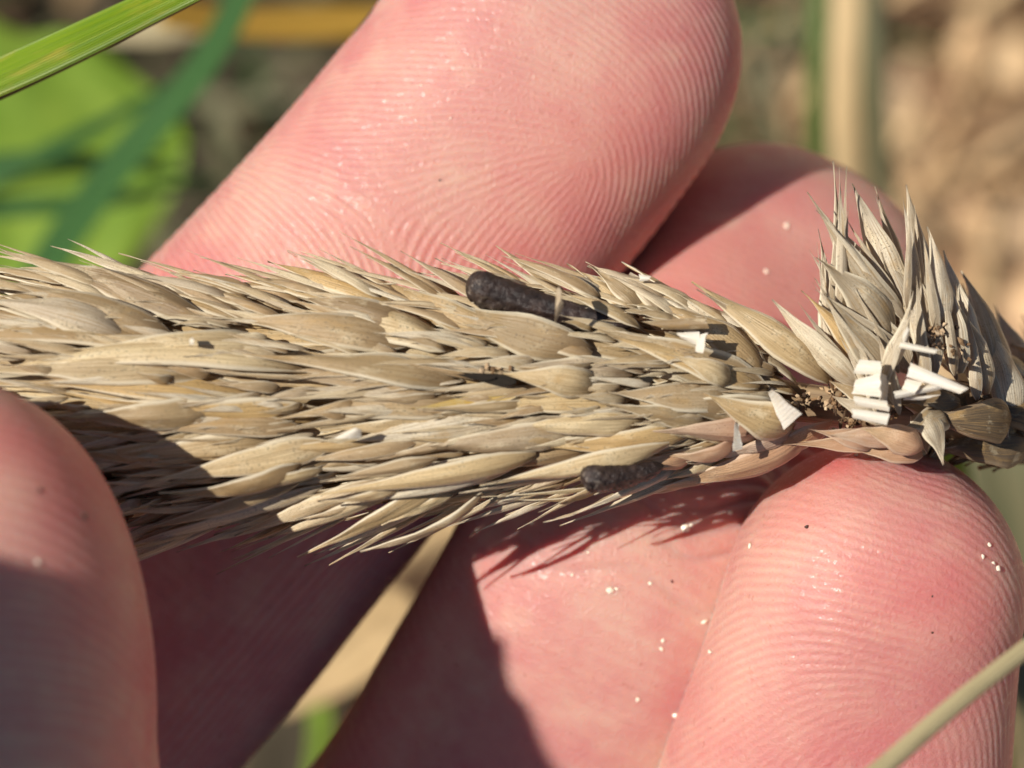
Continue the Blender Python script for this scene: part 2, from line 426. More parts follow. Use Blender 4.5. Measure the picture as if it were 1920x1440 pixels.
# grass tuft that shades the soil at the upper left
def tuft():
    Vs, Fs, UVs = [], [], []; k = 0
    for i in range(150):
        if i < 110: bx, by = rng.uniform(-170, -5), rng.uniform(15, 150)
        else: bx, by = rng.uniform(15, 60), rng.uniform(30, 130)
        L = rng.uniform(40, 90); a = rng.uniform(0, 6.28); lean = rng.uniform(.2, .9); w = rng.uniform(.8, 2.2)
        n = 9
        for side in (0,):
            for s in range(n):
                t = s/(n-1)
                c = np.array([bx+math.cos(a)*L*lean*t**1.6, by+math.sin(a)*L*lean*t**1.6, GZ-2+L*(t-.35*t*t)])
                sd = np.array([-math.sin(a), math.cos(a), 0])*w*(1-t)**.6
                Vs += [c-sd, c+np.array([0, 0, -.3]), c+sd]; UVs += [(t, 0), (t, .5), (t, 1)]
            for s in range(n-1):
                for q in range(2):
                    b = k+s*3+q; Fs.append([b, b+1, b+4, b+3])
            k += n*3
    o = obj('grass', mesh_of('grass', Vs, Fs, uv=UVs, mats=[M_olive, M_teal]))
    for i, p in enumerate(o.data.polygons): p.material_index = (i//16) % 3 == 0
    tag(o, 'dim low grass growing on the soil, blurred', kind='stuff')
tuft()

blade('broad_leaf', [(-6400, -40, 70, 1050), (-6560, 420, 70, 1280), (-6720, 1363, 70, 1700), (-6750, 3500, 70, 1750), (-6750, 6500, 66, 200)], M_leaf,
      'added sun-blocking leaf left of the thumb, outside the picture', 'leaf', n=40, fold=.1)  # unseen leaf added only to throw shade on thumb and index finger
# near blades
fg = obj('ribbed_grass', blade_mesh('ribbed_grass', [(-300, 262, -6, 26), (-60, 168, -5.0, 33), (120, 88, -4.0, 34), (300, 2, -3.5, 30), (430, -62, -3, 27), (475, -86, -3, 10)],
         [M_blade], n=120, m=25, fold=-.22, th=.25, ridges=.022))
tag(fg, 'bright green ribbed grass blade crossing the top left corner in focus', 'grass blade', kind='thing')
obj('underside_edge', blade_mesh('underside_edge', [(-300, 290, -7.2, 14), (-60, 197, -6.2, 16), (120, 115, -5.2, 16), (300, 26, -4.7, 14), (430, -40, -4.2, 12), (470, -64, -4.4, 5)],
         [M_under], n=80, m=7, fold=.1, th=.2), fg)
blade('olive_straw', [(1500, 1560, 15, 19), (1640, 1452, 14, 19), (1790, 1322, 13, 18), (1935, 1208, 12, 17), (2200, 1010, 10, 16)], M_straw,
      'thin olive straw stalk crossing in front of the fingertip at the bottom right corner', 'straw', prof='tube', n=60, m=14)

# ------------------------------------------------------------------ fingerprint relief
def ridge_map(theta_fn, W=22.0, H=40.0, res=0.085, period=0.44, seed=1, iters=7):
    nx, ny = int(W/res), int(H/res)
    r = np.random.default_rng(seed)
    u = (np.arange(nx)-nx/2)*res; s = (np.arange(ny))*res - H*0.5
    U, Sg = np.meshgrid(u, s, indexing='ij')
    th = theta_fn(U, Sg)
    fx = np.fft.fftfreq(nx, res)[:, None]; fy = np.fft.rfftfreq(ny, res)[None]
    nb = 16; f0 = 1/period; sf = .30
    filt = []
    for b in range(nb):
        a = math.pi*b/nb + math.pi/2
        cx, cy = f0*math.cos(a), f0*math.sin(a)
        filt.append(np.exp(-((fx-cx)**2+(fy-cy)**2)/(2*sf*sf)) + np.exp(-((fx+cx)**2+(fy+cy)**2)/(2*sf*sf)))
    w = []
    for b in range(nb):
        d = np.abs(((th - math.pi*b/nb) + math.pi/2) % math.pi - math.pi/2)
        w.append(np.clip(1-d/(math.pi/nb), 0, 1))
    img = r.normal(0, 1, (nx, ny))
    for it in range(iters):
        Fi = np.fft.rfft2(img); out = np.zeros_like(img)
        for b in range(nb): out += w[b]*np.fft.irfft2(Fi*filt[b], s=(nx, ny))
        out /= out.std(); img = np.tanh(out*1.3)
    return dict(img=img, res=res, nx=nx, ny=ny, H=H)

def sample(mp, u, s):
    x = np.clip(u/mp['res']+mp['nx']/2, 0, mp['nx']-1.01); y = np.clip((s+mp['H']*.5)/mp['res'], 0, mp['ny']-1.01)
    i = x.astype(int); j = y.astype(int); a = x-i; b = y-j; g = mp['img']
    return g[i, j]*(1-a)*(1-b)+g[i+1, j]*a*(1-b)+g[i, j+1]*(1-a)*b+g[i+1, j+1]*a*b

def loop_theta(core, delta, c_deg=-45, arch=.0):
    zc, zd = complex(*core), complex(*delta)
    t0 = math.radians(c_deg) + .5*np.angle(zc-zd)
    def f(U, S):
        z = U+1j*S
        return t0 + .5*np.angle(z-zc) - .5*np.angle(z-zd) - arch*U/8*np.exp(-np.maximum(0, zd.imag-S)/5)
    return f

def arch_theta(bend=.9, s0=0.0):
    def f(U, S):
        k = 1/(1+np.exp(-(S-s0)/3))
        return -bend*U/7*k + .12*np.sin(U/3+S/5)
    return f

def vnoise(p, scale, seed):
    """cheap smooth value noise"""
    r = np.random.default_rng(seed); out = 0
    for o in range(5):
        k = r.normal(0, 1, 3); k /= np.linalg.norm(k)
        out = out + np.sin((p@k)/scale*6.28*r.uniform(.6, 1.5) + r.uniform(0, 6.28))
    return out/5

# ------------------------------------------------------------------ fingers
CREASES = {}
def finger(name, pts, tip_len, ridge, tip_dir=None, fine=0.085, amp=.042, ridge_amp=1.0, s_zero=None, creases=(), flat=.0, seed=1, wrinkle=.02, fine_back=False, ridge_lo=None):
    """pts from the fingertip's centre back into the palm: (px,py,z,halfwidth_px,half_thickness_mm)."""
    ctrl = np.array([list(P(a, b, z))+[w*K*(D-z)/D, h] for a, b, z, w, h in pts])
    q = catmull(ctrl, 4000)
    seg = np.r_[0, np.cumsum(np.linalg.norm(np.diff(q[:, :3], axis=0), axis=1))]
    # stations: dense while inside the picture
    st = [0.0]
    while st[-1] < seg[-1]:
        p = [np.interp(st[-1], seg, q[:, k]) for k in range(3)]
        f = K*(D-p[2])/D; px, py = p[0]/f+960, 720-p[1]/f
        out = max(0, -px-380, px-1920-380, -py-380, py-1440-380)
        st.append(st[-1] + (fine if out == 0 else min(1.2, fine+out*.004)))
    st[-1] = seg[-1]; st = np.array(st)
    c = np.stack([np.interp(st, seg, q[:, k]) for k in range(5)], 1)
    T = np.gradient(c[:, :3], axis=0); T /= np.linalg.norm(T, axis=1)[:, None]
    d0 = -T[0] if tip_dir is None else np.array(tip_dir)/np.linalg.norm(tip_dir)
    L = tip_len
    nth = int(L*1.35/fine)
    th = np.linspace(math.pi/2, 0, nth+1)[:-1]          # from the pole to the equator
    tc = c[0, :3] + d0*(L*np.sin(th))[:, None]; rs = np.cos(th)**.92
    rs[0] = 0.012
    cen = np.vstack([tc, c[:, :3]]); wd = np.r_[c[0, 3]*rs, c[:, 3]]; ht = np.r_[c[0, 4]*rs, c[:, 4]]
    sc = np.r_[rs, np.ones(len(st))]
    TT = np.vstack([np.repeat(-d0[None], nth, 0), T])
    # blend tangents over the seam
    for _ in range(30): TT[1:-1] = (TT[:-2]+TT[1:-1]+TT[2:])/3
    TT /= np.linalg.norm(TT, axis=1)[:, None]
    ds = np.r_[0, np.cumsum(np.linalg.norm(np.diff(cen + 0*cen, axis=0), axis=1))]
    ell = np.r_[0, np.cumsum(np.hypot(np.diff(rs)*c[0, 3], np.diff(L*np.sin(th))))]
    sarc = np.r_[ell[-1]-ell, -st]                       # + towards the tip, 0 at the tip's centre
    S = np.cross([0, 0, 1.0], TT); S /= np.linalg.norm(S, axis=1)[:, None]
    N = np.cross(TT, S)
    # S should point to picture right/down side of the finger
    if (S[len(S)//2]@np.array([.7, -.7, 0])) < 0: S = -S
    N *= np.sign(N[:, 2:3])
    # angular samples
    R = c[0, 3]
    front = np.linspace(-1.95, 1.95, int(3.9*R/fine))
    back = np.linspace(1.95, 2*math.pi-1.95, 40)[1:-1]
    ph = np.r_[front, back]
    ex = 2/2.25
    cs, sn = np.cos(ph), np.sin(ph)
    X = np.sign(sn)*np.abs(sn)**ex; Y = np.sign(cs)*np.abs(cs)**ex
    fl = 1-flat*np.clip(cs, 0, 1)**2
    V = cen[:, None] + S[:, None]*(wd[:, None]*X[None])[..., None] + N[:, None]*(ht[:, None]*(Y*fl)[None])[..., None]
    phw = ((ph+math.pi) % (2*math.pi))-math.pi
    Ug = phw[None]*wd[:, None]*.95; Sg = np.repeat(sarc[:, None], len(ph), 1)
    # normals
    dU = np.roll(V, -1, 1)-np.roll(V, 1, 1); dS = np.gradient(V, axis=0)
    Nn = np.cross(dU, dS); Nn /= np.linalg.norm(Nn, axis=2)[..., None]+1e-9
    outw = V-cen[:, None]; Nn *= np.sign((Nn*outw).sum(2))[..., None]
    pal = np.clip((1.9-np.abs(phw))/.35, 0, 1)[None]     # only the palmar side carries ridges
    sg = Sg if s_zero is None else Sg-s_zero
    rd = sample(ridge, Ug, sg)
    a = np.ones_like(rd)*pal*ridge_amp
    if ridge_lo is not None:
        a = a*(ridge_lo + (1-ridge_lo)/(1+np.exp(-(Sg+ridge['H']*.32)/1.5)))
    a = a*(.62+.38*vnoise(V.reshape(-1, 3), 9, seed).reshape(rd.shape))
    h = amp*rd*a
    # soft pad unevenness and fine cross wrinkles
    flatV = V.reshape(-1, 3)
    h += .16*vnoise(flatV, 11, seed+5).reshape(rd.shape)*np.clip(sc[:, None]*2, 0, 1)
    wr = np.sin((Sg+.35*vnoise(flatV, 5, seed+9).reshape(rd.shape))*6.28/.8 + 1.2*np.sin(Ug*.7))
    h += wrinkle*wr*(.5+.5*vnoise(flatV, 7, seed+11).reshape(rd.shape))*np.clip((-Sg-6)/6, 0, 1)
    for (s0, slope, dep, wdt, u0, u1) in creases:
        cu = s0 + slope*Ug + .35*np.sin(Ug*1.1+s0)
        win = 1/(1+np.exp(-(Ug-u0)*2))/(1+np.exp((Ug-u1)*2))
        h -= dep*np.exp(-((Sg-cu)/wdt)**2)*win
    V = V + Nn*h[..., None]
    n, m = V.shape[:2]
    i = np.arange(n-1)[:, None]; j = np.arange(m)[None]
    A = i*m+j; B = i*m+(j+1) % m
    F = np.stack([A, B, B+m, A+m], -1).reshape(-1, 4)
    Vf = V.reshape(-1, 3)
    nv = len(Vf)
    Vf = np.vstack([Vf, V[0].mean(0), V[-1].mean(0)])
    jj = np.arange(m)
    F1 = np.stack([np.full(m, nv), (jj+1) % m, jj], 1)
    F2 = np.stack([np.full(m, nv+1), (n-1)*m+jj, (n-1)*m+(jj+1) % m], 1)
    tri = np.vstack([F[:, [0, 1, 2]], F[:, [0, 2, 3]], F1, F2])
    ra = np.r_[(rd*a).ravel(), 0, 0]
    # consistent outward winding
    v0, v1, v2 = Vf[tri[:2000*3:7, 0]], Vf[tri[:2000*3:7, 1]], Vf[tri[:2000*3:7, 2]]
    vol = (Vf[tri[:, 0]]*np.cross(Vf[tri[:, 1]], Vf[tri[:, 2]])).sum()
    if vol < 0: tri = tri[:, ::-1]
    o = obj(name, mesh_of(name, Vf, np.ascontiguousarray(tri), attrs={'ridge': ra}))
    return o

idx_map = ridge_map(loop_theta((3.7, -3.0), (-1.2, -11.0), -43, arch=.40), seed=3, period=.37)
mid_map = ridge_map(arch_theta(.7, -2), W=24, H=44, seed=4, period=.46)
rin_map = ridge_map(loop_theta((1.0, -4), (-5.0, -11), -50, arch=.55), seed=5, period=.43)
thb_map = ridge_map(arch_theta(.5, 0), W=26, H=44, seed=6, period=.5)

parts = []
parts.append(finger('index', [(1045, 120, -12, 336, 7.3), (937, 265, -12.5, 334, 7.7), (720, 530, -13.2, 348, 7.9), (507, 788, -14, 368, 8.0), (181, 1172, -16, 385, 8.4),
              (-150, 1570, -19, 395, 9.2), (-650, 2150, -25, 430, 10.5), (-1000, 2500, -28, 440, 10)], 8.9, idx_map, flat=.12, amp=.036,
              creases=[(-19.5, .05, .35, .5, -8, 8), (-21.0, .0, .25, .35, -8, 8)], seed=21))
parts.append(finger('middle', [(1450, 560, -19.5, 296, 6.9), (1235, 960, -12.4, 322, 7.6), (1036, 1328, -14.4, 328, 7.8), (850, 1650, -18, 340, 8.5), (500, 2200, -21, 380, 9.5), (-110, 2950, -27, 440, 11)],
              8.2, mid_map, flat=.08, amp=.018, ridge_amp=.45,
              creases=[(-11.6, .04, .34, .5, -7, 9), (-12.6, .10, .22, .2, -7, 9), (-13.3, .16, .20, .16, -4, 9), (-13.9, .20, .16, .14, -2, 9), (-14.5, .25, .18, .15, 0, 9), (-15.1, .22, .12, .14, -5, 8), (-15.9, .27, .13, .14, 0, 9), (-17.2, .15, .08, .2, -6, 6), (-10.5, -.08, .12, .2, -3, 6)], seed=31, wrinkle=.014))
parts.append(finger('ring', [(1640, 1120, -4, 277, 6.8), (1580, 1400, -6.2, 312, 7.2), (1480, 1700, -10, 335, 7.8), (1200, 2350, -17, 370, 9), (350, 3300, -27, 440, 11)],
              7.0, rin_map, flat=.10, amp=.026, creases=[(-15, .0, .25, .45, -8, 8)], seed=41, wrinkle=.01))
parts.append(finger('thumb', [(-112, 1350, 10.5, 404, 8.0), (-135, 1650, 9, 420, 8.6), (-280, 2100, 1, 430, 9), (-1100, 2900, -8, 480, 10), (-2000, 3800, -20, 520, 12)],
              13.6, thb_map, tip_dir=(0.02, 1, 0.0), flat=0, amp=.026, ridge_amp=.9, seed=51, wrinkle=.02))
parts.append(finger('little', [(1560, 2150, -12, 250, 6), (1400, 2450, -15, 270, 6.5), (1100, 3000, -22, 300, 7.5), (700, 3700, -27, 380, 10)], 7.5, mid_map, fine=.5, seed=61))

# palm: metacarpals and muscle pads merged
def capsule(p0, p1, r0, r1, fl=.75, n=24, m=24):
    p0, p1 = np.array(p0, float), np.array(p1, float); ax = p1-p0; L = np.linalg.norm(ax); ax /= L
    S = np.cross([0, 0, 1.0], ax); S /= np.linalg.norm(S); N = np.cross(ax, S)
    V = []
    for i in range(n+1):
        t = i/n; a = math.pi*t
        x = -math.cos(a); e = math.sin(a)**.6
        r = (r0+(r1-r0)*(x+1)/2)*e
        cc = p0+ax*(L*(x+1)/2 + x*(r0 if x < 0 else r1)*.6)
        for j in range(m):
            b = 2*math.pi*j/m; V.append(cc+S*math.cos(b)*max(r, .01)+N*math.sin(b)*max(r, .01)*fl)
    F = [[i*m+j, i*m+(j+1) % m, (i+1)*m+(j+1) % m, (i+1)*m+j] for i in range(n) for j in range(m)]
    F += [list(range(m))[::-1], [n*m+j for j in range(m)]]
    return np.array(V), F
wr = P(-2500, 5100, -34)
caps = []
for (a, b, z, r) in [(-650, 2150, -25, 10.5), (-110, 2950, -27, 11), (350, 3300, -27, 11), (700, 3700, -27, 10)]:
    caps.append(capsule(P(a, b, z), wr + (P(a, b, z)-P(0, 2950, -27))*.45, r, 12.5, .85))
caps.append(capsule(P(-900, 2800, -12), P(-2200, 4300, -26), 11.5, 15, .9))
caps.append(capsule(P(500, 3900, -26), P(-1800, 5300, -30), 11, 14, .85))
caps.append(capsule(P(-1100, 3500, -24), P(-2300, 4800, -30), 16, 17, .7))
caps.append(capsule(wr, wr+np.array([-62., -62., -8.]), 21, 26, .72))
caps.append(capsule(wr+np.array([-50., -50., -8.]), wr+np.array([-150., -140., -20.]), 26, 34, .8))
Vs, Fs, k = [], [], 0
for v, f in caps:
    Vs.append(v); Fs += [[q+k for q in ff] for ff in f]; k += len(v)
palm = obj('palm', mesh_of('palm', np.concatenate(Vs), Fs))
mod = palm.modifiers.new('r', 'REMESH'); mod.mode = 'VOXEL'; mod.voxel_size = .0016; mod.use_smooth_shade = True
sm = palm.modifiers.new('s', 'SMOOTH'); sm.factor = .5; sm.iterations = 14
tri = palm.modifiers.new('t', 'TRIANGULATE')
for i, p in enumerate(parts):
    b = palm.modifiers.new('b%d' % i, 'BOOLEAN'); b.operation = 'UNION'; b.object = p; b.solver = 'MANIFOLD'
dg = bpy.context.evaluated_depsgraph_get(); dg.update()
hm = bpy.data.meshes.new_from_object(palm.evaluated_get(dg), preserve_all_data_layers=True, depsgraph=dg)
print('hand verts', len(hm.vertices), 'attrs', [a.name for a in hm.attributes])
ok = len(hm.vertices) > 100000
if not ok:
    print('BOOLEAN FAILED')
hm.name = 'hand'
palm_me = palm.data
bpy.data.objects.remove(palm)
for p in parts: bpy.data.objects.remove(p)
hm.materials.clear(); hm.materials.append(M_skin)
hm.polygons.foreach_set('use_smooth', [True]*len(hm.polygons))
co = np.zeros(len(hm.vertices)*3, dtype=np.float32); hm.vertices.foreach_get('co', co); co = co.reshape(-1, 3)/MM
ff = K*(D-co[:, 2])/D; ppx = co[:, 0]/ff+960; ppy = 720-co[:, 1]/ff
def blobs(lst):
    o = np.zeros(len(co), dtype=np.float32)
    for x, y, rx, ry, an, s, z0, z1 in lst:
        a = math.radians(an); dx, dy = ppx-x, ppy-y
        u = (dx*math.cos(a)+dy*math.sin(a))/rx; v = (-dx*math.sin(a)+dy*math.cos(a))/ry
        o += s*np.exp(-(u*u+v*v))*((co[:, 2] > z0) & (co[:, 2] < z1))
    return o
# blood under the skin: pressed and flushed places (x, y, rx, ry, angle, strength, z range)
flush = blobs([(1060, 290, 230, 130, -45, .26, -14, 0), (1230, 330, 110, 260, 35, .20, -20, 0), (880, 480, 300, 80, 5, .18, -14, 0), (330, 560, 90, 70, 0, .2, -20, 0),
               (1400, 640, 260, 200, 0, .42, -30, -9), (1330, 860, 260, 90, 0, .35, -30, -9), (1180, 1110, 180, 90, 40, .2, -30, -9), (930, 1250, 90, 260, 10, .25, -30, -9),
               (1560, 858, 70, 40, 0, .95, -9, 5), (1480, 960, 60, 140, 20, .25, -9, 5), (1700, 1120, 190, 110, 30, .26, -9, 5), (1850, 1150, 90, 330, 0, .25, -12, 5), (1600, 1380, 240, 120, 0, .18, -9, 5),
               (60, 860, 120, 80, 30, .55, 2, 30), (150, 1000, 90, 160, 0, .3, 2, 30)])
pale = blobs([(620, 430, 200, 150, -45, .30, -14, 0), (900, 170, 180, 90, -40, .25, -14, 0), (1180, 480, 60, 160, 20, .2, -14, 0),
              (1400, 1180, 60, 260, 20, .45, -9, 5), (1560, 1020, 150, 80, -20, .35, -9, 5), (1750, 1200, 80, 60, 0, .3, -9, 5), (1000, 1060, 120, 90, 0, .25, -30, -9), (1500, 430, 90, 60, -30, .3, -30, -9),
              (20, 900, 70, 60, 0, .5, 2, 30)])
for k_, a in (('flush', flush), ('pale', pale)):
    at = hm.attributes.new(k_, 'FLOAT', 'POINT'); at.data.foreach_set('value', a.astype(np.float32))
hand = obj('hand', hm)
tag(hand, 'bare left hand holding the dry seed head between fingers and thumb', 'hand')

# thumb nail on the far side of the thumb's tip
def nail():
    n, m = 22, 22; V, F = [], []
    for side in (0, 1):
        for i in range(n):
            for j in range(m):
                py = 800+i/(n-1)*470 - (0 if i else 0); ph = math.radians(-78+66*j/(m-1))
                q = abs(j/(m-1)*2-1); py += (1-i/(n-1))*40*q*q
                e = math.sqrt(max(.05, 1-((1350-py)/560)**2)) if py < 1350 else 1
                c = P(-112, py, 10.5); a = 404*K*(D-10.5)/D
                lift = .22-.30*side - .18*(i/(n-1))**3
                V.append(c+np.array([(a*e+lift)*math.sin(ph), 0, (8.0*e+lift)*math.cos(ph)]))
    nm = n*m
    for i in range(n-1):
        for j in range(m-1):
            a = i*m+j; F.append([a, a+m, a+m+1, a+1]); b = nm+a; F.append([b, b+1, b+m+1, b+m])
        F.append([i*m, nm+i*m, nm+i*m+m, i*m+m]); F.append([i*m+m-1, i*m+2*m-1, nm+i*m+2*m-1, nm+i*m+m-1])
    for j in range(m-1):
        F.append([j, j+1, nm+j+1, nm+j]); a = (n-1)*m+j; F.append([a, nm+a, nm+a+1, a+1])
    obj('thumbnail', mesh_of('thumbnail', V, F, mats=[M_nail]), hand)
nail()

# ------------------------------------------------------------------ seed head
head = empty('grass_seed_head', P(2300, 760, -2))
tag(head, 'dry straw-coloured grass seed head with two dark ergots, held across the picture', 'seed head')
HO = np.array(P(2300, 760, -2))
AX = np.array([(-1500, 770, 40), (-900, 745, 170), (-400, 738, 235), (0, 745, 258), (250, 765, 245), (500, 760, 225), (800, 740, 212), (1050, 725, 195), (1250, 730, 165), (1400, 745, 118), (1520, 755, 60), (1600, 765, 45)], float)
def head_at(px):
    return np.interp(px, AX[:, 0], AX[:, 1]), np.interp(px, AX[:, 0], AX[:, 2])
def surf(px, py, lift=0.0):
    yc, R = head_at(px); Rm = R*K; Rz = Rm*.86
    d = np.clip((py-yc)/R, -1.25, 1.25)
    dd = min(1, abs(d))
    z = Rz*math.sqrt(1-dd*dd*.96) + lift - max(0, abs(d)-1)*2
    nrm = np.array([-.12, -d/Rm*1.0, math.sqrt(max(.05, 1-dd*dd))/Rz]); nrm /= np.linalg.norm(nrm)
    return P(px, py, z), nrm

def husk_unit(r, kind):
    n, m = 15, 9; V, UV = [], []
    pw = {'lance': (.78, 2.0), 'boat': (.72, 1.5), 'sliver': (.5, 1.5), 'torn': (.5, 1.1)}[kind]
    nk = (pw[0]/(sum(pw)))**pw[0]*(pw[1]/sum(pw))**pw[1]
    crv = r.uniform(-.5, .5); bow = r.uniform(.05, .75); keel = r.uniform(-.08, .16)
    ja = r.uniform(0, 6.28); fold = r.uniform(.10, .26); wv = r.uniform(.02, .07)
    for side in (1, -1):
        for i in range(n):
            t = i/(n-1)
            w = max(.035, (max(t, .012)**pw[0])*(max(1-t, 0.0)**pw[1])/nk)*.5
            if kind == 'torn' and t > .9: w *= r.uniform(.5, 1.1)
            if i == 0: w = .10
            if i == n-1: w = .012
            cx = crv*.35*math.sin(math.pi*t*.9)
            for j in range(m):
                s = j/(m-1)*2-1
                y = s*w*(1+.05*math.sin(t*17+ja+s)) + cx
                dome = fold*(1-s*s)*(w/.5)
                z = bow*math.sin(math.pi*t**.8)*.9 + dome + keel*math.exp(-(s/.18)**2)*(w/.5)
                z += .018*math.sin(j*math.pi)*0 + wv*math.sin(t*8+ja+2.2*s) + wv*.6*math.sin(t*19+ja*2-3*s)
                if side == -1: z -= (.05+.30*(1-s*s)*(w/.5)*(.8 if kind in ('boat', 'lance') else .3))
                V.append((t, y, z)); UV.append((t, (s+1)/2))
    F = []
    nm = n*m
    for i in range(n-1):
        for j in range(m-1):
            a = i*m+j; F.append([a, a+m, a+m+1, a+1]); b = nm+a; F.append([b, b+1, b+m+1, b+m])
        F.append([i*m, nm+i*m, nm+i*m+m, i*m+m]); F.append([i*m+m-1, i*m+2*m-1, nm+i*m+2*m-1, nm+i*m+m-1])
    for j in range(m-1):
        F.append([j, j+1, nm+j+1, nm+j]); a = (n-1)*m+j; F.append([a, nm+a, nm+a+1, a+1])
    F = [f[::-1] for f in F]
    return np.array(V), F, np.array(UV)

variants = {}
hr = random.Random(5)
for kd, cnt in (('lance', 14), ('boat', 10), ('sliver', 6), ('torn', 6)):
    variants[kd] = []
    for i in range(cnt):
        V, F, UV = husk_unit(hr, kd)
        me = mesh_of('husk_'+kd, V/MM, F, uv=UV, mats=[M_husk], attrs={'pink': np.zeros(len(V))})
        mp = mesh_of('husk_pink_'+kd, V/MM, F, uv=UV, mats=[M_husk], attrs={'pink': np.clip(.7-V[:, 0]*.5, 0, 1)})
        mg = me.copy(); mg.materials[0] = M_grey
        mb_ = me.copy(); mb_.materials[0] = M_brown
        variants[kd].append((me, mp, V, F, UV, mg, mb_))

def frame(b, t, nrm, W, zf=1.0):
    b, t = np.array(b), np.array(t); x = t-b; L = np.linalg.norm(x); ex = x/L
    nn = nrm-ex*(nrm@ex); nn /= np.linalg.norm(nn); ey = np.cross(nn, ex)
    M = np.eye(4); M[:3, 0] = ex*L; M[:3, 1] = ey*W; M[:3, 2] = nn*W*zf; M[:3, 3] = b
    return M
inv_head = np.eye(4); inv_head[:3, 3] = -HO
def place(name, mesh, M):
    o = obj(name, mesh, head)
    A = inv_head @ M; A = A.copy(); A[:3] *= MM
    o.matrix_basis = Matrix(A.tolist())      # unit meshes are 1 m long, scaled down here
    return o

NH = [0]
def husk(bx, by, tx, ty, w, kind=None, grey=False, brown=False, bl=-1.0, tl=.25, bz=None, tz=None, pink=False, roll=0.0, zf=.9, nrm=None):
    if kind is None: kind = 'sliver' if w < 24 else hr.choice(['lance', 'lance', 'boat', 'lance', 'torn'] if w < 48 else ['boat', 'lance', 'boat', 'lance'])
    if bz is None:
        b, nb = surf(bx, by, bl); t, nt = surf(tx, ty, tl); n = nb*.6+nt*.4
    else:
        b, t = P(bx, by, bz), P(tx, ty, tz); n = np.array([-.15, .1, 1.0]) if nrm is None else np.array(nrm)
    n = n/np.linalg.norm(n)
    ax = (t-b)/np.linalg.norm(t-b)
    a = roll + hr.uniform(-.45, .45); n = n*math.cos(a)+np.cross(ax, n)*math.sin(a)
    v = hr.choice(variants[kind]); NH[0] += 1
    return place('husk', v[1] if pink else v[6] if brown else v[5] if grey else v[0], frame(b, t, n, w*K*(1.04 if bz is None else 1.0), zf))

